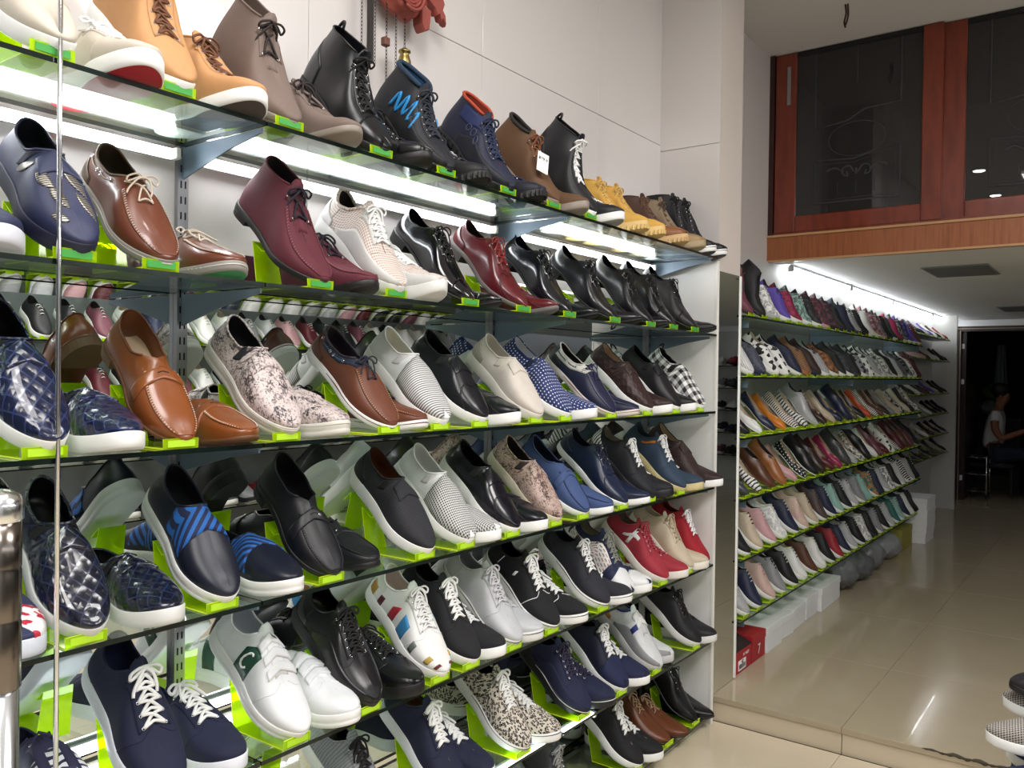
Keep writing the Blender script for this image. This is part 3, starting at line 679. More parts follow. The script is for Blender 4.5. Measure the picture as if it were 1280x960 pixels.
# ------------------------------------------------------------------ window over the step, veneer board under it
struct(box('trim_3', -.27, 2.9, 4.2, 4.235, LOWC-.004, 2.083, PLANKW)); struct(box('trim_4', -.27, 2.9, 4.192, 4.235, 2.083, 2.094, LIGHTEDGE)); struct(box('trim_5', -.27, 2.9, 4.192, 4.20, LOWC-.006, LOWC+.004, LIGHTEDGE))
DGLASS = thin_glass('dark_window_glass', (.30, .30, .30), 1.0, 0, .07); ETCH = simple('frosted_etching', (.05, .052, .053), .9)
wn = struct(empty('window_1', (-.27, 4.2, 2.094)))
sub('outer_frame', -.27, -.245, 4.205, 4.30, 2.094, CEIL, simple('dark_red_frame', '32120c', .4), par=wn); sub('outer_frame', -.27, 2.9, 4.215, 4.30, 2.094, 2.108, REDWOOD, par=wn)
sashes = [(-.243, .520, 4.212), (.505, 1.28, 4.240), (1.265, 2.05, 4.212), (2.035, 2.80, 4.240)]
for k, (x0, x1, y) in enumerate(sashes):
    s_ = empty('window_sash', (x0, y, 2.10)); s_.parent = wn; s_.matrix_parent_inverse = Matrix.Translation(-Vector(wn.location))
    def ch(name, *a, **kw):
        o = box(name, *a, **kw); o.parent = s_; o.matrix_parent_inverse = Matrix.Translation(-Vector(s_.location)); return o
    ch('stile', x0, x0+.105, y, y+.026, 2.104, CEIL-.004, REDWOOD, b=.004); ch('stile', x1-.085, x1, y, y+.026, 2.104, CEIL-.004, REDWOOD, b=.004); ch('bottom_rail', x0+.105, x1-.085, y+.001, y+.025, 2.104, 2.185, REDWOOD, b=.004)
    ch('dark_top_band', x0+.105, x1-.085, y+.006, y+.024, 2.972, CEIL-.004, BLACK); ch('glass_pane', x0+.10, x1-.08, y+.012, y+.016, 2.18, 2.98, DGLASS)  # plain black band below the ceiling, built in place of a top rail
    gx0, gx1 = x0+.105, x1-.085; cx = (gx0+gx1)/2; W = gx1-gx0; mb = MB(); yy = y+.0115
    def et(P, r=.0024, cl=False): V, F = tubeg([(a, yy, b) for a, b in P], r, 4, cl); mb.add(V, F)
    et([(cx-.19*W/.56, 2.98), (cx-.19*W/.56, 2.60), (cx-.08*W, 2.62), (cx+.06*W, 2.665), (cx+.19*W/.56, 2.675), (cx+.19*W/.56, 2.98)], .004)
    et([(cx+.13*math.cos(a), 2.53+.082*math.sin(a)) for a in np.linspace(0, 2*PI, 33)[:-1]], .0022, True)
    et([(cx-.19*W/.56, 2.235), (cx-.19*W/.56, 2.445), (cx-.02*W, 2.435), (cx+.19*W/.56, 2.485), (cx+.19*W/.56, 2.235)], .004, True)
    et([(cx-.17*W/.56, 2.25), (cx-.17*W/.56, 2.425), (cx-.02*W, 2.418), (cx+.17*W/.56, 2.46), (cx+.17*W/.56, 2.25)], .0015, True)
    for sg in (-1, 1):
        et(bez([(cx+sg*.01, 2.37), (cx+sg*.03, 2.40), (cx+sg*.06, 2.395), (cx+sg*.062, 2.365), (cx+sg*.04, 2.355), (cx+sg*.045, 2.375)], 4), .0045); et(bez([(cx+sg*.06, 2.375), (cx+sg*.10, 2.40), (cx+sg*.14, 2.385), (cx+sg*.12, 2.40)], 4), .004); et([(cx+sg*.085, 2.33), (cx+sg*.085, 2.27)], .0015)
    et([(cx, 2.36), (cx, 2.39)], .006); et([(cx, 2.33), (cx, 2.27)], .0015); et([(cx, 2.98), (cx, 2.80)], .002)
    o = obj('etched_ornament', mb.mesh('etched_ornament', [ETCH]), s_); o.matrix_parent_inverse = Matrix.Translation(-Vector(s_.location)); o['kind'] = 'stuff'
    if k == 0: ch('sash_lock', x0+.06, x0+.078, y-.006, y, 2.74, 2.93, STEEL, b=.002)
# the dark loft behind the glass
struct(box('wall_loft', -.42, 2.9, 5.6, 5.65, LOWC+.03, 3.1, simple('loft_dark', '1b1614', .9))); struct(box('trim_6', -.42, 2.9, 4.30, 5.6, CEIL, CEIL+.05, simple('loft_dark', '1b1614', .9)))
cu = tag(box('loft_cupboard', -.24, .12, 5.0, 5.5, LOWC+.031, 2.9, simple('loft_brown', '2a1a12', .7)), 'brown cupboard seen dimly behind the first dark window sash', 'cupboard')
# low ceiling fittings
for (x0, x1, y0, y1, w_) in ((.33, .64, 4.81, 5.30, 'first'), (.36, .67, 7.64, 8.22, 'second')):
    cp = empty('ceiling_light_panel', ((x0+x1)/2, (y0+y1)/2, LOWC)); tag(cp, f'unlit grey square ceiling light, {w_} behind the wooden beam', 'light', None)
    sub('frame', x0, x1, y0, y1, LOWC-.006, LOWC-.0005, simple('panel_frame', '8c8f93', .5), par=cp); sub('diffuser', x0+.012, x1-.012, y0+.012, y1-.012, LOWC-.008, LOWC-.006, simple('panel_diffuser', '77797c', .5), par=cp)

# ------------------------------------------------------------------ lit tubes
def led(name, x, y0, y1, z, label, strength, group=None, r=.008, up=1):
    t = empty(name, (x, (y0+y1)/2, z)); tag(t, label, 'light', group)
    V, F = tubeg([(0, y0-(y0+y1)/2, 0), (0, y1-(y0+y1)/2, 0)], r, 10); obj('tube', mesh('tube', V, F, emit('led_glow', (.95, .98, 1), strength)), t)
    for e in (y0, y1): d = e-(y0+y1)/2; V, F = boxg(-r*1.3, r*1.3, d-.006, d+.006, -r*1.3, r*1.3, .002); obj('end_cap', mesh('end_cap', V, F, WHITEBD, False), t)
    sg = 1 if x > 1 else -1; V, F = boxg(-r*.8, r*.8, -(y1-y0)/2, (y1-y0)/2, r*.9, r*.9+.010) if r > .0105 else boxg(*sorted((sg*r*.9, sg*(r*.9+.008))), -(y1-y0)/2, (y1-y0)/2, -r*1.3, r*1.3)
    obj('batten', fixn(mesh('batten', V, F, simple('batten_grey', 'b9bcc0', .4), False)), t); return t
SZ = [1.813, 1.532, 1.2504, .9728, .6887, .4068, .1333]          # near shelves, middle of the glass
FZ = [1.62, 1.378, 1.136, .892, .651, .409]                       # far shelves
g_ = 'lit tubes under the top shelf'
for k, (a, b) in enumerate(((-.55, .38), (.42, .90), (.95, 1.88), (1.95, 2.86))):
    led('led_tube', -.225, a, b, SZ[0]-.028, ['lit white tube under the top shelf, outside the frame', 'lit white tube under the top shelf by the thin post', 'lit white tube under the top shelf beneath the taupe and black boots', 'lit white tube under the top shelf beneath the brown and wheat boots'][k], LED_NEAR, g_)
led('led_tube', -.245, .0, 1.36, .712, 'lit white tube lying behind the velcro sneakers on fifth shelf', LED_NEAR*.8, None, .007, -1)
led('led_tube', -.03, 1.62, 2.13, .388, 'short lit tube under the sixth shelf below the leopard sneaker', LED_NEAR*.5, None, .007)
for k, (a, b) in enumerate(((4.35, 5.45), (5.50, 6.60), (6.64, 8.12), (8.18, 9.30))):
    led('led_tube', -.195, a, b, LOWC-.024, f'{["first", "second", "third", "fourth"][k]} lit tube from the beam along the low ceiling', LED_FAR, 'lit tubes along the low ceiling', .0108)
struct(box('trim_10', 2.885, 2.9, .2, 5.5, .2, 2.2, simple('grey_board', '74787c', .5)))
led('led_tube', 2.75, .2, 5.2, 2.05, 'lit tube over the opposite rack, seen only in mirrors', LED_OPP, None, .012)
# ceiling fittings of the front zone, reflected in the window
for k, (x, y, ha, hb, _p) in enumerate(LAMPS):
    cp = empty('ceiling_panel_lamp', (x, y, CEIL)); tag(cp, f'lit square ceiling lamp of the front zone, {["nearest the near rack", "toward the opposite rack", "behind the camera"][k]}', 'light')
    sub('frame', x-ha-.03, x+ha+.03, y-hb-.03, y+hb+.03, CEIL-.012, CEIL-.001, WHITEBD, par=cp)
    V, F = boxg(-ha, ha, -hb, hb, -.02, -.012); obj('diffuser', fixn(mesh('diffuser', V, F, emit('panel_glow', (1, .96, .9), 2.2), False)), cp)
for k, (x, y) in enumerate(((.26, 1.16), (.25, .10))):
    V, F = lathe([(0, -.012), (.045, -.012), (.055, -.016), (.06, 0), (0, 0)], 20)
    cp = empty('downlight', (x, y, CEIL)); tag(cp, f'small round ceiling downlight over the near rack, {["farther from the entrance", "nearer the entrance"][k]}', 'light', 'downlights over the near rack'); obj('trim_ring', fixn(mesh('trim_ring', V, F, WHITEBD)), cp)
    V, F = lathe([(0, -.0175), (.042, -.0175), (.044, -.014)], 18); obj('lens', mesh('lens', V, F, emit('downlight_glow', (1, .95, .88), 50.0)), cp)

# ------------------------------------------------------------------ near rack: mirror, uprights, brackets, glass
def world_child(o, par): o.parent = par; o.matrix_parent_inverse = Matrix.Translation(-Vector(par.location)); return o
UY = [-.06, .933, 1.923, 2.895]
for k, (a, b, w_) in enumerate(((-1.0, -.06, 'outside the frame'), (-.058, .932, 'behind the tan loafer'), (.934, 1.922, 'behind the burgundy chukka'), (1.924, 2.905, 'behind the black dress shoes'))):
    tag(box('back_mirror', MX-.004, MX, a, b, .12, 2.075, MIRROR), f'mirror panel at the back of the near rack, {w_}', 'mirror', 'mirrors behind the near rack')
for k, y in enumerate(UY):
    u = empty('slotted_upright', (MX, y, .11)); tag(u, f'slotted steel upright holding brackets, {["outside the frame", "behind the tan boat shoe", "behind the dotted slip-on", "against the white end panel"][k]}', 'upright', 'slotted uprights of the near rack')
    world_child(box('channel', MX+.0005, MX+.013, y-.011, y+.011, .11, 1.86, STEEL), u)
    mb = MB()
    for i in range(58):
        for d in (-.0045, .0045): z = .14+.03*i; V, F = boxg(MX+.0125, MX+.0135, y+d-.0016, y+d+.0016, z, z+.014); mb.add(V, F)
    o = world_child(obj('slots', mb.mesh('slots', [BLACK], False)), u); o['kind'] = 'stuff'
    for z in SZ:
        zz = z-.006; prof = [(MX+.013, zz), (-.012, zz), (-.012, zz-.008), (-.10, zz-.022), (-.19, zz-.044), (MX+.013, zz-.060)]; V = [(x, y+d, h) for d in (-.0018, .0018) for x, h in prof]; n_ = len(prof)
        F = [tuple(range(n_)), tuple(range(2*n_-1, n_-1, -1))]+[(i, n_+i, n_+(i+1) % n_, (i+1) % n_) for i in range(n_)]
        b_ = world_child(obj('bracket', fixn(mesh('bracket', V, F, BRACKET, False))), u)
        V, F = lathe([(0, .004), (.008, .003), (.009, -.001), (0, -.002)], 10); q_ = obj('suction_pad', mesh('suction_pad', V, F, GLASS)); q_.location = (-.02, y, z-.0055); q_.parent = b_
ORD = ['top', 'second', 'third', 'fourth', 'fifth', 'sixth', 'seventh']
def glass_shelf(x0, x1, y0, y1, z, label, group):
    h = .004; t = empty('glass_shelf', ((x0+x1)/2, (y0+y1)/2, z)); tag(t, label, 'shelf', group)
    V, F = boxg(x0, x1, y0, y1, z-h, z+h); o = obj('pane', fixn(mesh('pane', V, F, [GLASS, GEDGE], False))); world_child(o, t)
    mi = [0 if abs(p.normal.z) > .5 else 1 for p in o.data.polygons]; o.data.polygons.foreach_set('material_index', mi); return t
for k, z in enumerate(SZ):
    for (a, b, w_) in ((-.95, .9315, 'left bay'), (.9345, 1.9215, 'middle bay'), (1.9245, 2.9295, 'right bay')):
        glass_shelf(MX+.014, 0, a, b, z, f'glass shelf of the near rack, {ORD[k]} level from above, {w_}', 'glass shelves of the near rack')
ep = empty('white_partition', (-.13, 2.94, LOWF)); tag(ep, 'white end board closing the near rack beside the pillar', 'partition')
sub('board', MX, -.006, 2.932, 2.946, LOWF, 1.805, WHITEBD, par=ep); sub('front_edge', -.006, .0, 2.930, 2.948, LOWF, 1.805, simple('pale_edge', 'f0efea', .35), par=ep)
pl = tag(box('plinth_board', -.24, -.05, -.95, 2.93, LOWF, .122, simple('plinth_grey', '6f6a60', .5)), 'low grey board lying under the bottom shelf', 'board')
# thin post before the shelves, stout steel post at the front
V, F = tubeg([(0, 0, LOWF), (0, 0, CEIL)], .0035, 10); tag(obj('thin_steel_post', mesh('thin_steel_post', V, F, CHROME), None, (.006, .578, 0)), 'thin shiny steel rod standing before the shelves', 'post')
sp = empty('barrier_post', (.24, .405, LOWF)); tag(sp, 'stout steel barrier post with brown sleeve and domed cap', 'post')
for nm, pr, m in (('base_tube', [(0, 0), (.0205, 0), (.0205, .935), (0, .935)], simple('bright_steel', (.8, .83, .88), .18, 1.0)), ('sleeve', [(.0205, .933), (.0225, .935), (.0225, 1.005), (.0218, 1.007), (.0218, 1.010), (.0225, 1.012), (.0225, 1.062), (.0218, 1.064), (.0225, 1.067), (.0225, 1.115), (.0, 1.116)], simple('bronzed_steel', (.23, .20, .18), .22, 1.0)), ('cap', [(.0225, 1.1155), (.0245, 1.118), (.0245, 1.134), (.021, 1.143), (.012, 1.149), (0, 1.151)], simple('polished_cap', (.9, .91, .93), .2, 1.0))):
    V, F = lathe(pr, 28); obj(nm, fixn(mesh(nm, V, F, m)), sp)

# far rack
wb = struct(box('trim_7', -.27, -.262, 3.20, 9.34, PLAT, LOWC, simple('far_back_white', 'c9c9c6', .5)))
box('back_board', -.262, -.2618, 3.20, 6.86, PLAT, 1.66, simple('far_back_grey', '858a8a', .35), wb)
for k, z in enumerate(FZ):
    for (a, b, w_) in ((3.204, 4.90, 'part nearest the pillar'), (4.903, 6.74, 'part nearest the doorway')): glass_shelf(-.258, 0, a, b, z, f'glass shelf of the back rack, {ORD[k]} level from above, {w_}', 'glass shelves of the back rack')
for k, y in enumerate((3.30, 4.9, 6.70)):
    u = empty('slotted_upright', (-.262, y, PLAT)); tag(u, f'slotted steel upright of the back rack, {["nearest the pillar", "in its middle", "at its far end"][k]}', 'upright', 'slotted uprights of the back rack')
    world_child(box('channel', -.2615, -.2585, y-.011, y+.011, PLAT, 1.66, STEEL), u)
    for z in FZ: world_child(box('bracket', -.2575, -.02, y-.002, y+.002, z-.04, z-.005, BRACKET), u)
TZ = [1.735, 1.54, 1.255, 1.08, .90, .73]
for k, z in enumerate(TZ): tag(box('end_shelf', -.255, -.10, 6.95, 8.55, z-.006, z, simple('dark_shelf', '2a2a30', .3)), f'dark shelf of the rack by the doorway, {ORD[k]} level from above', 'shelf', 'dark shelves by the doorway')
struct(box('trim_8', -.27, -.06, 8.62, 8.66, PLAT, LOWC, simple('far_back_white', 'c9c9c6', .5)))

# ------------------------------------------------------------------ doorway and the dark room behind
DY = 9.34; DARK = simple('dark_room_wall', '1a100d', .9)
struct(box('wall_end', -.42, -.185, DY, DY+.1, 0, 3.1, simple('far_back_white', 'c9c9c6', .5))); struct(box('trim_9', -.185, 2.9, DY, DY+.1, 1.905, 3.1, simple('low_ceiling_paint', 'd5d7d9', .6))); struct(box('wall_far', 1.35, 2.9, DY, DY+.1, 0, 1.905, simple('far_back_white', 'c9c9c6', .5)))
d1 = struct(empty('door_1', (.5, DY, PLAT))); FR = simple('door_frame_brown', '2d221d', .35); FL = simple('door_frame_light', '9a8878', .4)
for nm, a in (('jamb', (-.185, -.125, DY-.02, DY+.1, PLAT, 1.905, FR)), ('jamb', (1.29, 1.35, DY-.02, DY+.1, PLAT, 1.905, FR)), ('lintel', (-.185, 1.35, DY-.02, DY+.1, 1.855, 1.905, FR)), ('bead', (-.165, -.158, DY-.026, DY-.019, PLAT, 1.885, FL)), ('bead', (-.137, -.130, DY-.026, DY-.019, PLAT, 1.865, FL)), ('bead', (-.165, 1.33, DY-.026, DY-.019, 1.878, 1.885, FL)), ('door_leaf', (-.125, -.085, DY+.03, DY+.9, PLAT+.002, 1.853, DARKWOOD))): sub(nm, *a, par=d1)
for z in (1.71, 1.36, .41): sub('hinge_plate', -.128, -.100, DY+.015, DY+.029, z-.025, z+.025, WHITEBD, par=d1)
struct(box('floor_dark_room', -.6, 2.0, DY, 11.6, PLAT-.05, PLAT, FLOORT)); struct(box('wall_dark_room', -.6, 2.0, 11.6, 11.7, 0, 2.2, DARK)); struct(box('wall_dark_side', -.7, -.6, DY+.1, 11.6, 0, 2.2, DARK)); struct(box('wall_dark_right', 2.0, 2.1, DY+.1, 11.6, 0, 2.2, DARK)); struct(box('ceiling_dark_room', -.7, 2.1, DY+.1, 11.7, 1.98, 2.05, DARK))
def blob(rx, ry, rz, seed, amp=.25, n=18):
    g = np.random.default_rng(seed); K = g.normal(size=(7, 3))*2.6; ph = g.uniform(0, 6, 7); V = []; F = []
    for i in range(n+1):
        for j in range(2*n):
            a, b = PI*i/n, PI*j/n; d = np.array((math.sin(a)*math.cos(b), math.sin(a)*math.sin(b), math.cos(a))); r_ = 1+amp*np.mean(np.abs(np.sin(K@d*1.7+ph)))*1.4-amp*.6; p_ = d*r_*np.array((rx, ry, rz)); V.append(p_)
    for i in range(n):
        for j in range(2*n): k = (j+1) % (2*n); F.append((i*2*n+j, i*2*n+k, (i+1)*2*n+k, (i+1)*2*n+j))
    V = np.array(V); V[:, 2] -= V[:, 2].min(); return V, F
def bag(name, loc, r, seed, col, label, group=None, cat='bag', rough=.35):
    V, F = blob(*r, seed, .35); o = tag(obj(name, mesh(name, V, F, simple('bag_'+col, col, rough)), None, loc), label, cat, group); return o
bag('green_bag', (.02, 10.6, 1.13), (.12, .1, .09), 3, '4e7a2c', 'green plastic bag on shelf behind the seated person'); bag('dark_bag', (-.16, 10.5, .98), (.12, .1, .11), 4, '15161a', 'dark bag at the left behind the seated person')
sh = tag(box('side_counter', -.5, .3, 10.35, 10.9, PLAT, .978, simple('counter_dark', '17120f', .6)), 'dark counter behind the seated person carrying bags', 'counter')
V, F = blob(.10, .09, .08, 9, .3); tag(obj('grey_cloth', mesh('grey_cloth', V, F, simple('cloth_grey', '8b9096', .9)), None, (.02, 10.45, .98)), 'pale grey cloth heap below the green bag', 'cloth')
# hanging pale coat
V = []; F = []
for i in range(11):
    for j in range(13): a = j/12; V.append((-.02+.14*(a-.5)*(.6+.5*i/10), 11.56+.025*math.sin(a*18), 1.80-.6*i/10))
for i in range(10):
    for j in range(12): F.append((i*13+j, i*13+j+1, (i+1)*13+j+1, (i+1)*13+j))
o = obj('hanging_coat', mesh('hanging_coat', V, F, simple('coat_grey', '9aa2aa', .9))); md = o.modifiers.new('s', 'SOLIDIFY'); md.thickness = .01; tag(o, 'pale grey garment hanging inside the dark room', 'coat')
# chrome trolley
ct = empty('chrome_trolley', (-.03, 9.72, PLAT)); tag(ct, 'small chrome trolley standing in the doorway', 'trolley')
for x in (-.11, .11):
    for y in (-.12, .12):
        V, F = tubeg([(x, y, .03), (x, y, .42)], .007, 8); obj('leg', mesh('leg', V, F, CHROME), ct); V, F = tubeg([(x-.006, y, .018), (x+.006, y, .018)], .018, 10); obj('caster', mesh('caster', V, F, BLACK), ct)
for z in (.07, .24, .41):
    V, F = tubeg([(-.11, -.12, z), (.11, -.12, z), (.11, .12, z), (-.11, .12, z)], .006, 6, True); obj('rail', mesh('rail', V, F, CHROME), ct)
    V, F = boxg(-.108, .108, -.118, .118, z-.004, z-.001); obj('tray', mesh('tray', V, F, simple('tray_steel', (.5, .5, .52), .25, 1.0), False), ct)
# seated person
def skin(name, joints, edges, m, parent=None, sub=2):
    me = bpy.data.meshes.new(name); me.from_pydata([j[0] for j in joints], edges, []); o = obj(name, me, parent); o.modifiers.new('skin', 'SKIN'); s_ = o.modifiers.new('sub', 'SUBSURF'); s_.levels = sub; s_.render_levels = sub
    for v, j in zip(me.skin_vertices[0].data, joints): v.radius = (j[1], j[2] if len(j) > 2 else j[1])
    me.skin_vertices[0].data[0].use_root = True; me.materials.append(m); o.modifiers['skin'].use_smooth_shade = True; return o
SKIN = simple('skin_tan', '8a5a42', .6); 
pe = empty('person', (.085, 10.0, PLAT)); pe.scale = (.93, .93, .93); tag(pe, 'person in white t-shirt seated sideways in dark room holding a phone', 'person')
J = [((0, 0, .47), .105, .12), ((.0, 0, .60), .10, .12), ((.02, 0, .75), .10, .125), ((.035, 0, .88), .085, .12), ((.045, 0, .955), .045, .05), ((.07, 0, 1.01), .045, .048), ((.085, 0, 1.075), .072, .066), ((.085, 0, 1.135), .07, .064), ((.08, 0, 1.17), .045, .042),
     ((.03, -.155, .895), .05), ((.04, -.19, .74), .042), ((.10, -.185, .635), .036), ((.24, -.13, .70), .03), ((.31, -.10, .735), .024),
     ((.03, .155, .895), .05), ((.05, .19, .74), .042), ((.12, .18, .63), .036), ((.26, .08, .70), .03), ((.32, .05, .735), .024),
     ((.06, -.09, .45), .085), ((.38, -.10, .46), .062), ((.40, -.10, .26), .05), ((.41, -.10, .06), .036), ((.50, -.10, .03), .03),
     ((.06, .09, .45), .085), ((.38, .10, .46), .062), ((.40, .10, .26), .05), ((.41, .10, .06), .036), ((.50, .10, .03), .03), ((.155, 0, 1.085), .016), ((.13, 0, 1.05), .03)]
E_ = [(0, 1), (1, 2), (2, 3), (3, 4), (4, 5), (5, 6), (6, 7), (7, 8), (3, 9), (9, 10), (10, 11), (11, 12), (12, 13), (3, 14), (14, 15), (15, 16), (16, 17), (17, 18), (0, 19), (19, 20), (20, 21), (21, 22), (22, 23), (0, 24), (24, 25), (25, 26), (26, 27), (27, 28), (6, 29), (6, 30)]
skin('body', J, E_, SKIN, pe)
JT = [((0, 0, .50), .118, .135), ((0, 0, .62), .115, .135), ((.02, 0, .76), .115, .14), ((.035, 0, .89), .098, .13), ((.042, 0, .935), .058, .065), ((.03, -.155, .90), .062), ((.036, -.18, .80), .06), ((.03, .155, .90), .062), ((.04, .18, .80), .06)]
skin('t_shirt', JT, [(0, 1), (1, 2), (2, 3), (3, 4), (3, 5), (5, 6), (3, 7), (7, 8)], simple('tshirt_white', 'c9c9cc', .9), pe)
JP = [((0, 0, .47), .12, .135), ((.07, -.09, .455), .095), ((.38, -.10, .465), .073), ((.40, -.10, .26), .062), ((.41, -.10, .12), .055), ((.07, .09, .455), .095), ((.38, .10, .465), .073), ((.40, .10, .26), .062), ((.41, .10, .12), .055)]
skin('trousers', JP, [(0, 1), (1, 2), (2, 3), (3, 4), (0, 5), (5, 6), (6, 7), (7, 8)], simple('trousers_dark', '1a2233', .9), pe)
V, F = blob(.088, .08, .085, 12, .12); V = V+np.array((.065, 0, 1.075)); obj('hair', mesh('hair', V, F, simple('hair_black', '0d0b0b', .6)), pe)
for hy, sg in ((-.10, -1), (.05, 1)):
    for k in range(4): b0 = Vector((.325, hy-.012+.011*k, .745)); V, F = tubeg(bez([b0, b0+Vector((.022, 0, .014)), b0+Vector((.034, 0, .032-.003*abs(k-1.5))), b0+Vector((.03, 0, .046-.004*abs(k-1.5)))], 3), [.0085]*4+[.0075]*6, 6); obj('finger', mesh('finger', V, F, SKIN), pe)
    V, F = tubeg(bez([(.315, hy-.02*sg, .74), (.322, hy-.03*sg, .765), (.336, hy-.022*sg, .785)], 3), .009, 6); obj('thumb', mesh('thumb', V, F, SKIN), pe)
for sg in (-1, 1): V, F = blob(.006, .009, .006, 2, 0, 6); V = V+np.array((.152, sg*.027, 1.105)); obj('eye', mesh('eye', V, F, BLACK), pe); V, F = blob(.016, .008, .026, 3, .1, 6); V = V+np.array((.075, sg*.068, 1.065)); obj('ear', mesh('ear', V, F, SKIN), pe)
for x, sg in ((.42, -1), (.42, 1)): V, F = boxg(.37, .53, sg*.10-.04, sg*.10+.04, .0, .06, .015); obj('shoe', mesh('shoe', V, F, BLACK, False), pe)
tag(box('phone', .405, .413, 9.955, 10.02, PLAT+.715, PLAT+.84, BLACK), 'dark phone held by the seated person', 'phone')
chx = empty('dark_chair', (.08, 10.0, PLAT)); chx.scale = (.93, .93, .93); tag(chx, 'dark chair under the seated person', 'chair')
V, F = boxg(-.2, .24, -.22, .22, .32, .365, .01); obj('seat', mesh('seat', V, F, BLACK, False), chx); V, F = boxg(-.23, -.19, -.22, .22, .32, .86, .01); obj('backrest', mesh('backrest', V, F, BLACK, False), chx)
for x in (-.19, .21):
    for y in (-.19, .19): V, F = boxg(x-.015, x+.015, y-.015, y+.015, 0, .325); obj('leg', mesh('leg', V, F, BLACK, False), chx)

# ------------------------------------------------------------------ boxes and bags at the foot of the far rack
def text(body, size, m, parent, loc, rot, name='lettering', ext=.0004):
    cu_ = bpy.data.curves.new(name, 'FONT'); cu_.body = body; cu_.size = size; cu_.align_x = 'CENTER'; cu_.align_y = 'CENTER'; cu_.extrude = ext; cu_.materials.append(m)
    tmp = bpy.data.objects.new('tmp', cu_); C.objects.link(tmp); me = bpy.data.meshes.new_from_object(tmp); bpy.data.objects.remove(tmp); me.name = name
    o = bpy.data.objects.new(name, me); C.objects.link(o); o.location = loc; o.rotation_euler = rot; o.parent = parent; return o
WBOX = simple('white_card', 'e4e6e8', .6); RBOX = simple('red_card', 'a5202a', .5); INK = simple('black_ink', '181818', .6); WHITEP = simple('white_paper', 'efefef', .6)
def shoe_box(name, label, x, y, z, lx, ly, h, m, rot=0.0, group=None, lid=True, lidm=None):
    t = empty(name, (x, y, z), (0, 0, rot)); tag(t, label, 'box', group)
    V, F = boxg(-lx, -.003, 0, ly, 0, h-.002, .001); obj('carton', fixn(mesh('carton', V, F, m, False)), t)
    if lid: V, F = boxg(-lx-.002, 0, -.002, ly+.002, h-.035, h, .0015); obj('lid', fixn(mesh('lid', V, F, lidm or m, False)), t)
    return t
gw = 'white shoe boxes under the back rack'
for k, (y, ly, h, x, r_) in enumerate(((3.575, .203, .112, -.015, .02), (3.80, .150, .10, -.03, -.05), (3.972, .190, .10, -.03, .03), (4.185, .175, .11, -.035, .0), (4.385, .36, .118, -.02, .02))):
    shoe_box('shoe_box', f'white shoe box under the back rack, {["beside the red boxes", "second of the white ones", "third of the white ones", "fourth of the white ones", "last and longest of the row"][k]}', x, y, PLAT, .24, ly, h, WBOX, r_, gw)
rb = shoe_box('red_shoe_box', 'red shoe box with seven-like mark beside the white boxes', -.02, 3.405, PLAT, .24, .155, .112, RBOX, 0, 'red shoe boxes')
text('7', .06, WHITEP, rb, (.0006, .075, .045), (PI/2, 0, PI/2))
rb2 = shoe_box('red_shoe_box', 'open red shoe box with barcode label below the mirror edge', -.02, 3.225, PLAT, .22, .17, .095, RBOX, 0, 'red shoe boxes', False)
V, F = boxg(-.2, -.02, .01, .16, .085, .0955); obj('inside', mesh('inside', V, F, BLACK, False), rb2)  # black slab on the closed carton stands for the shaded interior
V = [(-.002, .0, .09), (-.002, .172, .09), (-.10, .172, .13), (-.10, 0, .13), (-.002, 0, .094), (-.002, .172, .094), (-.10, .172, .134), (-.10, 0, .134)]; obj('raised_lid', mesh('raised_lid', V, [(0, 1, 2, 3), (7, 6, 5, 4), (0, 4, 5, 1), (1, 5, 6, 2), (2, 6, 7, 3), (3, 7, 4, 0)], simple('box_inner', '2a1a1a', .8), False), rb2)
V, F = boxg(-.003, -.0015, .03, .11, .01, .05); lb = obj('barcode_label', mesh('barcode_label', V, F, WHITEP, False), rb2)
mb = MB()
for i in range(16): y = .036+.0043*i; V, F = boxg(-.0016, -.0010, y, y+random.choice((.001, .002, .003)), .016, .034); mb.add(V, F)
o = obj('barcode', mb.mesh('barcode', [INK], False), lb); o['kind'] = 'stuff'
text('N  9-637', .017, WHITEP, rb2, (-.0012, .11, .066), (PI/2, 0, PI/2)); text('42', .02, INK, lb, (-.0008, .07, .042), (PI/2, 0, PI/2))
for k, (y, r_, c_, s_) in enumerate(((4.93, (.09, .12, .085), '6b6e70', 21), (5.22, (.10, .13, .075), '5b5e62', 22), (5.55, (.09, .14, .085), '75787a', 23), (5.95, (.10, .15, .08), '8d9092', 24))):
    bag('plastic_bag', (-.08, y, PLAT), r_, s_, c_, f'crumpled grey plastic bag under the back rack, {["next to the white boxes", "second from the white boxes", "third from the white boxes", "nearest the yellow carton"][k]}', 'plastic bags under the back rack')
shoe_box('yellow_carton', 'yellow-green carton under the end of the back rack', -.02, 6.25, PLAT, .22, .34, .15, simple('yellow_card', '9a9440', .7))
for k in range(4): shoe_box('stacked_shoe_box', f'white shoe box standing at the end of the back rack, {["lowest", "second", "third", "topmost"][k]} of its stack', .06+random.uniform(-.006, .006), 6.66, PLAT+k*.082, .20, .32, .081, WBOX, 0, 'white boxes stacked by the end shelves')

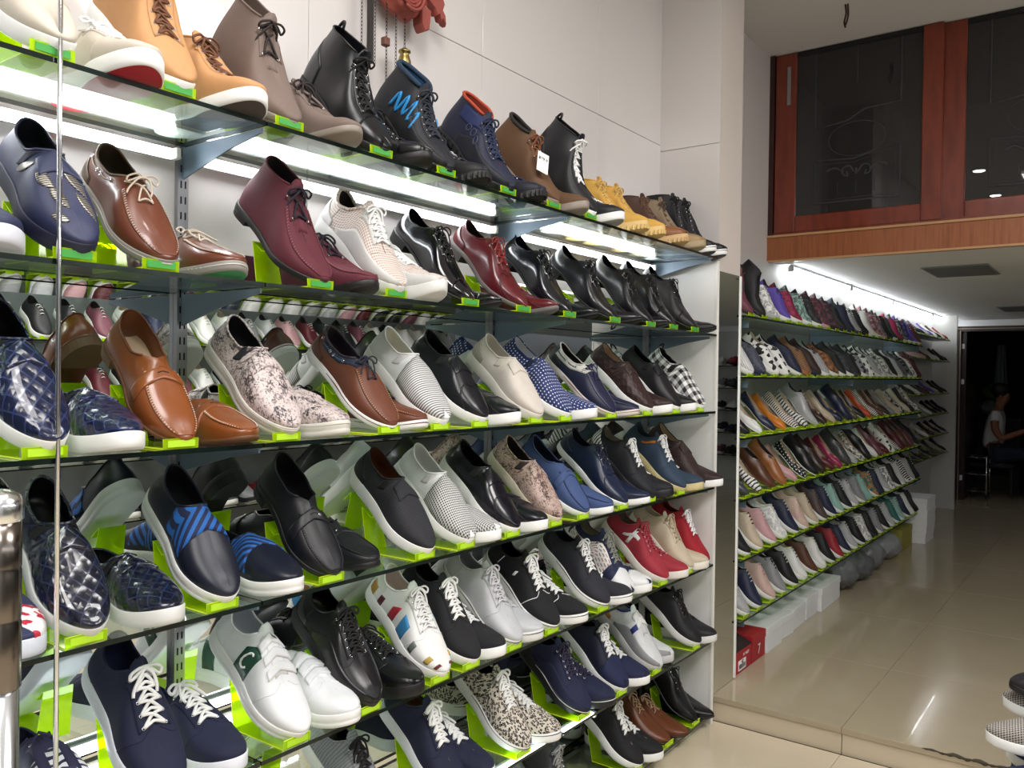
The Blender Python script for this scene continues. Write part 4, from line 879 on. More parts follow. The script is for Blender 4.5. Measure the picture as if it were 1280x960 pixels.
# ------------------------------------------------------------------ carved hanging ornament, wire on the ceiling
oc = simple('carved_red_wood', '9c4a40', .5, noise=.5, nscale=30); om = empty('hanging_ornament', (-.215, 1.50, 2.26)); tag(om, 'carved red wooden chime ornament with chains hanging above the boots', 'ornament')
def prism(P, x0, x1, bev=.006):
    n_ = len(P); c_ = np.mean(P, 0); V = []
    for x, k in ((x0, .86), (x0+bev, 1.), (x1-bev, 1.), (x1, .86)): V += [(x, c_[0]+(a-c_[0])*k, c_[1]+(b-c_[1])*k) for a, b in P]
    F = [(r_*n_+i, r_*n_+(i+1) % n_, (r_+1)*n_+(i+1) % n_, (r_+1)*n_+i) for r_ in range(3) for i in range(n_)]+[tuple(range(n_))[::-1], tuple(3*n_+i for i in range(n_))]; return V, F
L_ = lambda nm, P, x0, x1, m=oc: obj(nm, fixn(mesh(nm, *prism([(a-1.50, b-2.26) for a, b in P], x0, x1), m, False)), om)
V, F = blob(.035, .062, .06, 31, .35); V = V+np.array((.0, -.015, -.025)); obj('carved_body', mesh('carved_body', V, F, oc), om)
mb = MB()
for k in range(5): V, F = tubeg([(.034+.004*math.cos(a), -.015+(.012+.009*k)*math.cos(a+k), .038+(.010+.009*k)*math.sin(a+k)) for a in np.linspace(.3, 4.6, 14)], .004, 6); mb.add(V, F)
obj('carved_petal', mb.mesh('carved_petal', [oc]), om)
L_('carved_leg', [(1.545, 2.30), (1.585, 2.29), (1.578, 2.238), (1.560, 2.228), (1.548, 2.245)], -.02, .012); L_('carved_wing', [(1.57, 2.36), (1.57, 2.315), (1.60, 2.30), (1.607, 2.285), (1.618, 2.292), (1.625, 2.275), (1.632, 2.283), (1.645, 2.270), (1.642, 2.292), (1.63, 2.305), (1.638, 2.325), (1.62, 2.36)], -.012, .01); L_('carved_back', [(1.40, 2.42), (1.40, 2.33), (1.44, 2.27), (1.52, 2.262), (1.58, 2.30), (1.62, 2.42)], -.025, .005)
V, F = boxg(-.004, .004, -.122, -.108, -.16, .16); obj('dark_rod', mesh('dark_rod', V, F, simple('dark_rod', '1c1512', .5), False), om)
def chain(y, z0, z1):
    mb = MB(); k = 0; z = z0
    while z > z1:
        V, F = tubeg([((.0025*math.cos(a) if k % 2 else 0), y+(0 if k % 2 else .0025*math.cos(a)), z+.0055*math.sin(a)) for a in np.linspace(0, 2*PI, 9)[:-1]], .0008, 4, True); mb.add(V, F); z -= .0085; k += 1
    o = obj('chain', mb.mesh('chain', [simple('chain_dark', '3a3128', .4, .6)]), om); o['kind'] = 'stuff'
for y, a, b in ((-.142, .05, -.16), (-.10, .05, -.16), (-.062, .0, -.25), (-.030, -.01, -.25), (.0, -.015, -.088)): chain(y, a, b)
V, F = lathe([(0, .0), (.006, -.002), (.008, -.006), (.015, -.008), (.015, -.012), (.009, -.014), (.0125, -.022), (.0165, -.036), (.0165, -.07), (.012, -.085), (0, -.09)], 20); V = [(x, y, z-.088) for x, y, z in V]; obj('brass_bell', fixn(mesh('brass_bell', V, F, simple('old_brass', (.42, .33, .12), .35, 1.0, noise=.6, nscale=90))), om)
V, F = boxg(-.008, .008, -.074, -.056, -.105, -.085, .002); obj('wooden_bead', mesh('wooden_bead', V, F, simple('bead_brown', '6a4034', .6), False), om)
mb = MB()
for P in ([(.0, 0, 0), (.004, 0, -.04), (-.004, .003, -.075), (.002, 0, -.10)], [(.01, 0, 0), (.012, .002, -.05), (.002, 0, -.09)]): V, F = tubeg(bez(P, 4), .004, 6); mb.add(V, F)
tag(obj('ceiling_wire', mb.mesh('ceiling_wire', [simple('wire_brown', '3a1a12', .6)]), None, (.20, 3.80, CEIL)), 'short dark wire end dangling from the ceiling', 'wire')

# ------------------------------------------------------------------ lime stands
def stand_mesh(w_=.062, name='bent_sheet'):
    pl_ = [(.003, .017), (.003, .0015), (-.145, .0015), (-.166, .100), (-.138, .079)]; th = .0026; n_ = len(pl_); V = []; F = []; MI = []
    nr = []
    for i in range(n_):
        a = np.array(pl_[max(i-1, 0)]); b = np.array(pl_[min(i+1, n_-1)]); d = b-a; d /= np.linalg.norm(d); nr.append(np.array((-d[1], d[0]))*th/2)
    for i in range(n_):
        wd = w_/2*(1 if i < 3 else .86)
        for s_ in (1, -1):
            q_ = np.array(pl_[i])+nr[i]*s_
            for y in (-wd, wd): V.append((q_[0], y, q_[1]))
    for i in range(n_-1):
        a, b = i*4, (i+1)*4; F += [(a, b, b+1, a+1), (a+2, a+3, b+3, b+2), (a, a+2, b+2, b), (a+1, b+1, b+3, a+3)]; MI += [0, 0, 1, 1]
    F += [(0, 1, 3, 2), ((n_-1)*4, (n_-1)*4+2, (n_-1)*4+3, (n_-1)*4+1)]; MI += [1, 1]
    return fixn(mesh(name, V, F, [LIME, LIMEEDGE], False, None, MI))
STAND = stand_mesh(); LIP = mesh('price_label', *boxg(.0045, .0052, -.024, .024, .0035, .0145), PRICE, False); LIPL = mesh('price_label', *boxg(.0045, .0052, -.024, .024, .0035, .0145), PRICEL, False); FARSTAND = stand_mesh(.082)
def stand(Y, z, label, group, far=False, lab=True, x=-.006, s_=1.0):
    o = obj('shoe_stand', None, None, (x, Y, z)); o.scale = (s_, s_, s_); tag(o, label, 'stand', group); obj('bent_sheet', FARSTAND if far else STAND, o)
    if lab: obj('price_label', LIP if z > 1.4 else LIPL, o)
    return o

# ------------------------------------------------------------------ colours used again and again
WS = mat('f1f1f0', .45, kind='rubber'); GS = mat('9a9a98', .5, kind='rubber'); BS = mat('141416', .5, kind='rubber'); CRS = mat('d9d2bd', .5, kind='rubber'); GUM = mat('b98a55', .5, kind='rubber'); GUML = mat('cfc08e', .5, kind='rubber')
BK = mat('121216', .32); BKS = mat('17171c', .6, kind='suede'); PAT = mat('0d0d14', .16, coat=.6); NV = mat('1c2340', .8, kind='canvas'); BKC = mat('1b1b20', .85, kind='canvas'); WL = mat('f4f4f4', .7, kind='canvas'); WC = mat('eceef0', .45); GYL = mat('6a6a70', .8, kind='suede'); TANL = mat('a07a5a', .8, kind='suede')
RED = mat('b02232', .5, kind='rubber'); GREEN = mat('2f8a55', .5, kind='rubber'); BKL = mat('101012', .8, kind='canvas'); NVL = mat('1a2038', .8, kind='canvas'); SILV = mat('b9bbc0', .35, metal=.6)
TILT = .68
NEARG = {k: f'shoes on the {ORD[k]} shelf of the near rack' for k in range(7)}
def near(row, Y, kind, desc, c, mate=.112, tilt=TILT, yaw=0.0, mx=.012, myaw=0.0, label=True, std=True, scale=1.0, flat=False, extra=None):
    """A pair: one shoe propped on a stand, its mate flat on the glass."""
    D = build(kind, c); z = SZ[row]+.004; g = NEARG[row]; yaw += random.uniform(-.05, .05)
    if flat:
        r_ = put(D, f'{desc}, standing flat on {ORD[row]} shelf', g, (mx, Y, z), 0, yaw, False, None, scale); return r_, None
    r1 = put(D, f'{desc}, propped toe-down, {ORD[row]} shelf', g, (-.010, Y, z+.0055), tilt, yaw, False, None, scale); r2 = None
    if std: stand(Y, z+.0002, f'lime stand under the propped {desc}', 'lime stands on the near rack')
    if mate: r2 = put(D, f'{desc}, lying flat beside propped mate, {ORD[row]} shelf', g, (mx, Y+mate, z+.0004), 0, myaw+random.uniform(-.04, .04), True, None, scale)
    return r1, r2

m = mat
# ---- top shelf: boots
near(0, .572, 'snk', 'beige sneaker with red sole', dict(m=m('cfc6b8', .6), sole=WS, tread=RED, lace=WL, lining=m('d8d2c8', .8, kind='suede'), tongue=m('d8d0c4', .7)), mx=.045, mate=.125)
near(0, .765, 'boot', 'wheat boot with brown laces and white sole', dict(m=m('b98a5c', .7, kind='suede'), sole=WS, tread=m('4a4440', .6, kind='rubber'), heel=WS, lace=m('6e4630', .8, kind='canvas'), lining=m('caa57c', .9, kind='suede'), eyelet=SILV, rows=6, shape=dict(hh=.006, th=(.022, .018, .018), top=(.135, .13, .13, .13), ridge=((.42, .13), (.435, .110), (.49, .084), (.60, .062), (.74, .048), (.86, .038), (.91, .031), (.955, .021)))), mx=.045, mate=.125)
near(0, .985, 'chukka', 'taupe suede chukka boot', dict(m=m('6f5f58', .75, kind='suede'), sole=m('8b8278', .5, kind='rubber'), heel=m('3a3634', .6, kind='rubber'), lace=m('2c2422', .8, kind='canvas'), lining=m('6b5c50', .9, kind='suede'), shape=dict(top=(.125, .118, .118, .12), ridge=((.40, .12), (.455, .094), (.55, .070), (.70, .049), (.84, .036), (.90, .031), (.95, .021)))), mx=.045, mate=.125)
near(0, 1.215, 'boot', 'black leather lace-up boot', dict(m=m('16181c', .35), sole=BS, lace=BKL, lining=BK, counter=m('22242a', .3), cap=m('131418', .3), cap_at=.66, pull=BK, shape=shaft(.126)), mx=.03)
near(0, 1.415, 'hike', 'black hiking boot with blue zigzag', dict(m=m('14161e', .6, kind='suede'), sole=BS, lace=m('2a2e3a', .8, kind='canvas'), lining=m('1c4b74', .8, kind='suede'), collar=m('1d3348', .8, kind='suede'), rim=.006, zigzag=m('2b93d6', .4), mud=m('0f1015', .6), tongue=m('1a1e2a', .8, kind='canvas'), shape=shaft(.112)), mx=.03)
near(0, 1.645, 'hike', 'navy hiking boot with orange collar', dict(m=m('151b33', .6, kind='suede'), sole=BS, lace=m('26304e', .8, kind='canvas'), lining=m('8a3324', .8, kind='suede'), collar=m('b2452c', .8, kind='suede'), rim=.004, lines=m('4a5270', .5), mud=m('101322', .6), side=m('1f2c5c', .7, kind='canvas'), side_t=(.55, .9), shape=shaft(.108)), mx=.03)
_t = near(0, 1.845, 'chukka', 'brown boot with white price tag', dict(m=m('5c4028', .7, kind='suede'), sole=m('8d8278', .5, kind='rubber'), lace=m('7c4a2c', .7, kind='canvas'), lining=m('2a2018', .9, kind='suede'), collar=m('23201e', .8, kind='suede'), rim=.005, rows=3, shape=dict(hh=.004, th=(.020, .016, .016), top=(.112, .104, .102, .106), ridge=((.40, .106), (.455, .092), (.55, .072), (.70, .050), (.84, .038), (.90, .031), (.95, .021)))), mx=.035)[0]
V, F = boxg(-.0005, .0005, -.018, .018, -.062, 0); tg = obj('price_tag', mesh('price_tag', V, F, WHITEP, False), _t, (.178, -.012, .108), (0, -.95, -.5)); text('¥79.9', .013, INK, tg, (.0008, 0, -.02), (PI/2, 0, PI/2))
near(0, 2.035, 'boot', 'black boot with white laces and sole', dict(m=m('1b1c20', .5), sole=WS, heel=WS, tread=GS, lace=WL, lining=BK, tongue=BKS, pull=BK, counter=m('131316', .6), lr=.0028, shape=dict(hh=.004, th=(.022, .018, .018))), mx=.04)
WHT = dict(m=m('c79a45', .7, kind='suede'), sole=m('d8b878', .6, kind='rubber'), heel=m('d8b878', .6, kind='rubber'), lug=True, lace=m('d9b365', .7, kind='canvas'), lining=m('b08a50', .9, kind='suede'), shape=dict(hh=.010, th=(.024, .02, .02)), flap=.025)
near(0, 2.30, 'boot', 'left wheat nubuck work boot of pair', WHT, flat=True, mx=.03); near(0, 2.415, 'boot', 'right wheat nubuck work boot of pair', WHT, flat=True, mx=.03)
near(0, 2.585, 'boot', 'dark brown work boot with tan toe', dict(WHT, m=m('4b3024', .6), cap=m('8d5a34', .45), cap_at=.42, sole=m('c9a878', .6, kind='rubber'), heel=m('c9a878', .6, kind='rubber'), lace=m('6a4a36', .7, kind='canvas')), flat=True, mx=.03)
near(0, 2.73, 'boot', 'khaki boot with olive laces', dict(WHT, m=m('84715a', .7, kind='suede'), shape=shaft(.165, hh=.008, th=(.02, .018, .018)), lug=False, sole=m('a59272', .6, kind='rubber'), heel=m('a59272', .6, kind='rubber'), lace=m('5a4a38', .7, kind='canvas'), mud=m('a38a5f', .6)), flat=True, mx=.03)
BKW = dict(m=m('131318', .6, kind='suede'), sole=WS, tread=BS, heel=WS, lace=BKL, lining=BK, fox=BS, cap=m('101014', .5), cap_at=.6, rows=10, shape=shaft(.21, hh=.004, th=(.02, .016, .016)))
near(0, 2.845, 'boot', 'left black boot with white sole stripe', BKW, flat=True, mx=.02); near(0, 2.945, 'boot', 'right black boot with white sole stripe', BKW, flat=True, mx=.02)
# ---- second shelf: dress shoes
near(1, .605, 'slip', 'navy slip-on with silver leaf patches', dict(m=m('2b3154', .45, kind='canvas'), sole=m('1d2038', .5, kind='rubber'), gore=m('14182c', .8), lining=m('10121e', .8, kind='suede'), leaf_m=m('9a958c', .35, 'lines', '15141a', .35, metal=.5), leaves=[(1, .60, .95, .14, -.30, 1), (-1, .60, .55, .13, .25, 1), (-1, .72, .72, .14, .22, 1), (1, .74, .85, .13, -.34, 1), (-1, .42, .35, .10, .2, 1), (1, .50, .4, .12, .1, 1), (-1, .86, .45, .07, .3, 1)]), mate=None)
near(1, .395, 'slip', 'plain navy slip-on beside the leaf slip-on', dict(m=m('262b4c', .6, kind='canvas'), sole=m('d4d6e0', .5, kind='rubber'), lining=NVL, gore=NVL), mate=.112, mx=.02)
near(1, .738, 'boat', 'brown leather boat shoe with green sole', dict(m=m('6d3d2c', .3, coat=.2), sole=m('8d8a84', .5, kind='rubber'), tread=GREEN, moc=True, seam=m('7a4836', .4), stitch=m('d8cfc2', .6), lace=m('d0c3b2', .7, kind='canvas'), sidelace=m('c9baa6', .7, kind='canvas'), insole=m('2f5a3c', .6), lining=m('4a3a2a', .6), collar=m('6b5a48', .5), counter=m('6a5a4c', .4), fox=m('d8d4cc', .6)), mx=.03, mate=.125)
near(1, 1.06, 'chukka', 'burgundy suede chukka boot', dict(m=m('561d2a', .75, kind='suede'), sole=m('1a1718', .5, kind='rubber'), lace=m('1c1a28', .8, kind='canvas'), lining=m('1e1418', .9, kind='suede'), moc=True, seam=m('5c2230', .8, kind='suede'), stitch=m('9a5a62', .7), facing=m('4c1824', .8, kind='suede')), mx=.03)
near(1, 1.262, 'run', 'light grey mesh sneaker with white sole', dict(m=m('e0dcd6', .6, 'mesh', 'b69a92', 2.2), sole=m('dadad8', .5, kind='rubber'), lace=WL, lining=m('2a2224', .8, kind='suede'), mud=m('c2c1bf', .6, kind='suede'), counter=m('c9c8c6', .6, kind='suede'), facing=m('cfcecb', .6), rim=.004), mx=.035)
near(1, 1.505, 'derby', 'glossy black derby with square toe', dict(m=PAT, sole=BS, lace=BKL, lining=BK, cap=PAT, cap_at=.72), mate=.10)
near(1, 1.715, 'derby', 'oxblood red wing-tip brogue', dict(m=m('5e1620', .28, coat=.3), sole=m('6a6664', .5, kind='rubber'), heel=m('55514e', .5), lace=m('8e2a24', .6, kind='canvas'), lining=m('2a1c1a', .7), wing=m('4a1018', .4), counter=m('581420', .3), shape=dict(th=(.011, .010, .010))), mate=.11, mx=.03)
near(1, 1.93, 'derby', 'glossy blue-black derby shoe', dict(m=m('10141c', .2, coat=.4), sole=BS, lace=BKL, lining=BK), mate=.11, mx=.025)
near(1, 2.18, 'derby', 'black derby with plain toe', dict(m=m('14151a', .28, coat=.2), sole=BS, lace=BKL, lining=BK), mate=.115, mx=.03)
near(1, 2.41, 'derby', 'black derby with wing seams', dict(m=m('121318', .3), sole=BS, lace=BKL, lining=BK, wing=m('0b0b0e', .4)), mate=.10)
near(1, 2.575, 'derby', 'black derby without mate near the end', dict(m=m('0f1014', .3), sole=BS, lace=BKL, lining=BK, cap=m('0f1014', .3)), mate=None)
near(1, 2.745, 'derby', 'matt black derby by the end panel', dict(m=m('1b1a1c', .5), sole=BS, lace=BKL, lining=BK, cap=m('1a191b', .5)), mate=.11, mx=.03)
# ---- third shelf: slip-ons
near(2, .565, 'slip', 'navy woven leather slip-on', dict(m=m('141c3c', .2, 'weave', '2c365e', 1.5, coat=.5), sole=WS, gore=BKL, lining=m('0c0e18', .8, kind='suede')), mate=.115, mx=.03)  # gloss highlight of the weave painted in as lighter lattice lines
near(2, .775, 'loaf', 'tan leather penny loafer', dict(m=m('86481f', .3, coat=.25), sole=m('6a4428', .5), heel=m('7a5a3a', .5), insole=m('d9b8a0', .6), lining=m('8e5a38', .5), seam=m('7a3f1c', .4), stitch=m('e0cdb4', .6), collar=m('6a3818', .4)), mate=.12, mx=.025)
near(2, .985, 'slip', 'snakeskin print slip-on with thick white sole', dict(m=m('8c7f80', .4, 'snake', 'd2c2c0', 1., '2c282c'), sole=m('dcd8d0', .5, kind='rubber'), groove=True, gore=m('26242a', .8), lining=m('0e0e12', .8, kind='suede'), fox=m('c9c4ba', .5)), mate=.12, mx=.025)
near(2, 1.245, 'boat', 'brown boat shoe with navy collar', dict(m=m('6b3a26', .5), sole=WS, moc=True, seam=m('6b3a26', .5), stitch=m('caa07a', .6), lace=m('1c2438', .7, kind='canvas'), sidelace=m('3e5878', .7, kind='canvas'), insole=m('2a3f78', .7), lining=m('3a2c30', .7), collar=m('2a2430', .5), rim=.003, counter=m('5c3020', .5), fox=m('7a2a26', .5), patch=[('collar_panel', m('27344a', .6, kind='canvas'), 0, .16, .52, .66, .98)]), mate=.11, mx=.0)
near(2, 1.405, 'slip', 'white slip-on with grey striped vamp', dict(m=WC, sole=WS, vamp=m('e4e4e2', .6, 'stripe', '6a6a70', .7), gore=m('dcdcdc', .8), lining=m('d8d4c8', .8, kind='suede')), mate=None)
near(2, 1.545, 'slip', 'black wing-tip slip-on with white sole', dict(m=m('14151c', .3), sole=WS, wing=m('0d0d12', .5), gore=BKL, lining=BK), mate=.115, mx=.03)
near(2, 1.775, 'slip', 'pale beige perforated slip-on', dict(m=m('c7beb6', .6, kind='suede'), sole=m('d9d4cc', .5, kind='rubber'), counter=m('bdb3a8', .7, 'mesh', '8d8478', 2.0), counter_h=.95, gore=m('cfc6bc', .8), lining=m('cdc6be', .8, kind='suede')), mate=None)
near(2, 1.915, 'slip', 'navy slip-on with white dots', dict(m=m('24356e', .7, 'dots', 'e4e6ee', .85, kind='canvas'), sole=WS, gore=m('15203f', .8), lining=m('c9c9cc', .8, kind='suede')), mate=.11, mx=.03)
near(2, 2.165, 'boat', 'navy and white boat shoe', dict(m=m('1f2340', .5), sole=m('d8cfc8', .5, kind='rubber'), moc=True, seam=m('1f2340', .5), stitch=m('9a9cb0', .6), lace=m('2a2650', .7, kind='canvas'), lining=m('2a2026', .7), collar=m('e0ddd6', .5), counter=m('15171f', .5), fox=m('8a4a44', .5), patch=[('collar_panel', m('e2dfd8', .5), 0, .10, .53, .55, .98)]), mate=.11, mx=.03)
near(2, 2.395, 'slip', 'dark brown woven slip-on', dict(m=m('3b2524', .5, 'weave', '1c0f0e', 1.5), sole=WS, gore=m('2a1a18', .8), lining=m('b39c80', .8, kind='suede')), mate=.11, mx=.03)
near(2, 2.60, 'slip', 'plain black slip-on with white sole', dict(m=m('15151a', .5), sole=WS, gore=BKL, lining=BK), mate=.11, mx=.02)
near(2, 2.80, 'slip', 'black and white checkered slip-on', dict(m=m('1a1a1e', .7, 'check', 'a0a0a0', 1.0, 'efefef', kind='canvas'), sole=WS, gore=BKL, lining=BK, pull=BK), mate=None)
# ---- fourth shelf
near(3, .625, 'slip', 'blue-black embossed slip-on with white sole', dict(m=m('101426', .18, 'weave', '272e48', 1.5, coat=.6), sole=m('dededc', .5, kind='rubber'), gore=BKL, lining=BK, rim=.003), mate=.125, mx=.03)  # highlight on the embossing put into the paler lattice colour
near(3, .42, 'slip', 'navy slip-on with red and white toe', dict(m=m('262c50', .6, kind='canvas'), sole=m('d2d8e4', .5, kind='rubber'), cap=m('e9e9ec', .5, 'cells', 'b8243c', .6, 'e9e9ec'), cap_at=.55, lining=NVL), mate=.12, mx=.02)
near(3, .855, 'slip', 'navy slip-on with blue striped strap', dict(m=m('14182a', .4), sole=WS, band=m('1c63b4', .7, 'diag', '131b42', 1.1, kind='canvas'), band_at=(-.18, .30), lining=m('0c0d14', .8, kind='suede'), groove=True), mate=.135, mx=.03)
near(3, 1.095, 'loaf', 'black loafer with small silver plate', dict(m=m('14151c', .45), sole=BS, lining=m('0e0e12', .8, kind='suede'), buckle=True, seam=m('0e0f14', .5), shape=dict(th=(.014, .012, .012), top=(.064, .052, .052, .07))), mate=.12, mx=.0)
near(3, 1.36, 'slip', 'black mesh slip-on with brown lining', dict(m=m('19191e', .8, 'mesh', '2e2e36', 1.6, kind='canvas'), sole=WS, gore=BKL, lining=m('6b3a1e', .6), counter=m('15151a', .6)), mate=None)
near(3, 1.50, 'slip', 'white slip-on with grey mesh vamp', dict(m=WC, sole=WS, vamp=m('e0e0de', .7, 'mesh', '55555c', 2.0), gore=m('d0d0d0', .8), lining=m('d5d5d2', .8, kind='suede')), mate=.10, mx=.02)
near(3, 1.68, 'slip', 'black leather slip-on with wing seam', dict(m=m('12131c', .25, coat=.2), sole=WS, wing=m('0b0b12', .5), gore=BKL, lining=BK), mate=.105, mx=.03)
near(3, 1.875, 'slip', 'brown snakeskin slip-on with cream sole', dict(m=m('80645c', .5, 'snake', 'b9a298', 1.1, '2c2224'), sole=m('d5cdb8', .5, kind='rubber'), gore=m('332a2c', .8), lining=m('2a2226', .8, kind='suede')), mate=None)
near(3, 2.015, 'loaf', 'blue suede loafer with white sole', dict(m=m('3c4f7c', .75, kind='suede'), sole=WS, heel=WS, lining=m('1a2238', .8), seam=m('26345c', .7), stitch=m('1b2644', .7), shape=dict(hh=0, th=(.02, .018, .018))), mate=.11, mx=.03)
near(3, 2.245, 'derby', 'navy brogue sneaker with white sole', dict(m=m('1b2540', .35), sole=WS, heel=WS, lace=NVL, lining=m('151c30', .8), wing=m('10182e', .5), counter=m('182240', .35), shape=dict(hh=0, th=(.020, .018, .018), toe=.45, g=(.037, .034, .045, .039))), mate=.11, mx=.03)
near(3, 2.43, 'snk', 'black low sneaker with white leaf print', dict(m=m('1a1b22', .7, kind='canvas'), sole=m('15151a', .5, kind='rubber'), lace=WL, lining=m('9a8e80', .8, kind='suede'), counter=m('e8e8e6', .5, 'lines', '1a1b22', .8), counter_h=.95), mate=.11, mx=.02)
near(3, 2.65, 'snk', 'teal suede sneaker with yellowish sole', dict(m=m('2b3c50', .75, kind='suede'), sole=GUML, lace=WL, lining=m('3a4652', .8, kind='suede'), patch=[('side_label', m('c8782a', .6), -1, .26, .42, .62, .74), ('side_label', m('c8782a', .6), 1, .26, .42, .62, .74)]), mate=.11, mx=.03)
near(3, 2.81, 'slip', 'dark brown slip-on by the end panel', dict(m=m('33201f', .6, 'weave', '251514', .9), sole=WS, gore=m('241614', .8), lining=m('b7a488', .8, kind='suede')), mate=.10, mx=.04)
# ---- fifth shelf: lace-up sneakers
near(4, .755, 'snk', 'navy canvas sneaker with big white bow', dict(m=m('151b38', .8, kind='canvas'), sole=m('e6e8f2', .5, kind='rubber'), lace=WL, lining=m('1a2448', .8, kind='suede'), rows=5, lr=.003), mate=.125, mx=.02)
_v = near(4, .50, 'snk', 'purple patterned sneaker with striped vamp', dict(m=m('2b2a4a', .7, kind='canvas'), sole=WS, cap=m('e4e4ec', .6, 'lines', '2a2448', 1.2), cap_at=.22, lining=m('1a1c34', .8, kind='suede'), lace=m('3a3560', .8, kind='canvas'), notongue=True, bow=False, rows=2), mate=.125, mx=.02)
text('VANS', .013, WHITEP, _v[0], (.128, 0, .102), (0, -.5, PI/2), ext=.0003)
VEL = dict(m=m('e9ebef', .4), sole=WS, lining=m('c9ccd6', .7, kind='suede'), tongue=WC, groove=True, patch=[('green_panel', m('1d4a3c', .5), 0, .36, .50, .03, .60)])
_c = near(4, 1.015, 'velcro', 'white three-strap sneaker with green side panel', VEL, mate=.12, mx=.03)
Sx = Last('snk')
for r_, sd in ((_c[0], -1), (_c[0], 1)):     # wreath emblem on the green panel
    mb = MB(); P = [Sx.at(Sx.ux(.43+.036*math.cos(a), sd, .31+.15*math.sin(a)), sd, .31+.15*math.sin(a), .0026) for a in np.linspace(.9, 5.4, 14)]; V, F = tubeg(P, [.0016, .0026]*7, 6); mb.add(V, F); obj('wreath_emblem', mb.mesh('wreath_emblem', [WL]), r_)
P = Sx.at(Sx.q(.07), 1, .97, .008); text('Thom', .011, INK, _c[0], P, (0, .65, PI/2), ext=.0003)
near(4, 1.20, 'snk', 'black leather sport shoe', dict(m=m('121216', .3), sole=BS, lace=BKL, lining=BK, mud=m('0e0e12', .3), counter=m('18181c', .35), shape=dict(hh=0)), mate=.12, mx=.03)
near(4, 1.415, 'snk', 'white sneaker with coloured blocks', dict(m=m('eceded', .45), sole=WS, lace=WL, lining=m('d9c9c6', .8, kind='suede'), patch=[('gold_block', m('b08a3a', .5), 0, .06, .14, .1, .55), ('maroon_block', m('5a1a2a', .5), 0, .21, .26, .08, .5), ('red_block', m('b4283a', .5), 0, .36, .43, .06, .40), ('blue_block', m('3d8ec8', .5), 0, .50, .60, .0, .42), ('grey_block', m('6a7470', .5), 0, .70, .745, .1, .4), ('ochre_block', m('b59a4a', .5), 0, .86, .90, .2, .55), ('brown_block', m('6a2430', .5), 0, .945, .965, .2, .6)]), mate=None)
near(4, 1.525, 'snk', 'black canvas sneaker with white laces', dict(m=BKC, sole=WS, lace=WL, lining=BK, lr=.0028), mate=.10, mx=.02)
near(4, 1.695, 'snk', 'light grey sneaker with woven white sole', dict(m=m('c6c8cd', .4), sole=m('e0e0de', .5, 'mesh', 'a8a8a8', 1.5, kind='rubber'), fox=m('1e1e22', .6), lace=m('d4d4d8', .7, kind='canvas'), lining=m('6b6a70', .7, 'floral', 'c0c0c4', 1., '2b2b30'), eyelet=SILV), mate=.09, mx=.02)
near(4, 1.865, 'snk', 'black skate sneaker with white stitching', dict(seamc=WL, m=m('17171c', .85, kind='canvas'), sole=WS, fox=m('1a1a1e', .6), lace=WL, lining=BK, lr=.003, patch=[('side_label', WHITEP, -1, .40, .425, .28, .42), ('side_label', WHITEP, 1, .40, .425, .28, .42)], counter=m('1b1b20', .8, kind='canvas')), mate=.125, mx=.03)
near(4, 2.135, 'snk', 'charcoal skate sneaker with white laces', dict(m=m('2a2a32', .85, kind='canvas'), sole=WS, fox=m('2a2a30', .6), lace=WL, lining=m('24242a', .8, kind='suede'), counter=m('26262c', .8)), mate=.11, mx=.03)
near(4, 2.285, 'snk', 'navy sneaker with plaid white and red side', dict(m=m('22284a', .7, kind='canvas'), sole=WS, lace=m('8a8c84', .7, kind='canvas'), lining=m('8e8674', .8, kind='suede'), cap=WC, side=m('ecebe8', .6, 'blocks', 'c0543c', 1., '7a5a86'), side_at=(.06, .66), side_t=(.0, .62)), mate=.11, mx=.02)
_x = near(4, 2.525, 'snk', 'red sneaker with white cross', dict(m=m('a32c3c', .7, kind='canvas'), sole=m('e6e0da', .5, kind='rubber'), lace=m('a83846', .7, kind='canvas'), lining=m('8c8272', .8, kind='suede'), eyelet=WL, patch=[('cross_bar', WL, 0, .30, .50, .36, .50), ('cross_bar', WL, 0, .385, .425, .12, .74)]), mate=.12, mx=.03)
near(4, 2.725, 'snk', 'beige leather sneaker', dict(m=m('cdbfa8', .6), sole=m('e8e2d8', .5, kind='rubber'), lace=m('c4b49a', .7, kind='canvas'), lining=m('cabfae', .8, kind='suede'), eyelet=m('b8a88c', .6)), mate=.09, mx=.03)
near(4, 2.862, 'snk', 'bright red canvas sneaker by end panel', dict(m=m('a01626', .75, kind='canvas'), sole=WS, lace=WL, lining=m('5a1420', .8, kind='suede'), fox=m('b8b4b0', .6)), mate=None)
# ---- sixth shelf
near(5, 1.24, 'snk', 'silver grey sneaker with black laces', dict(m=m('8e9096', .5, 'lines', '6f7178', .6, kind='canvas'), sole=WS, fox=BS, lace=BKL, lining=BK), mate=None)
near(5, 1.475, 'snk', 'navy sneaker with zigzag white laces', dict(m=m('161c38', .8, kind='canvas'), sole=m('e8eaf2', .5, kind='rubber'), lace=WL, lining=m('7a5a48', .8, kind='suede'), lr=.0034), mate=.11, mx=.02)
near(5, 1.74, 'snk', 'leopard print sneaker with white laces', dict(m=m('d2c9bd', .8, 'leopard', '17161a', 1., '8f8478', kind='canvas'), sole=WS, fox=m('1c1c22', .6), lace=WL, lining=BK, lr=.003), mate=.12, mx=.03)
near(5, 2.035, 'snk', 'navy sneaker with black sole and purple laces', dict(m=m('1b2040', .8, kind='canvas'), sole=m('1a1a20', .5, kind='rubber'), fox=WS, lace=m('2a2440', .7, kind='canvas'), lining=m('2a2a34', .8, kind='suede'), mud=m('1b2040', .8, kind='canvas'), counter=m('14141a', .7), eyelet=WL), mate=.115, mx=.03)
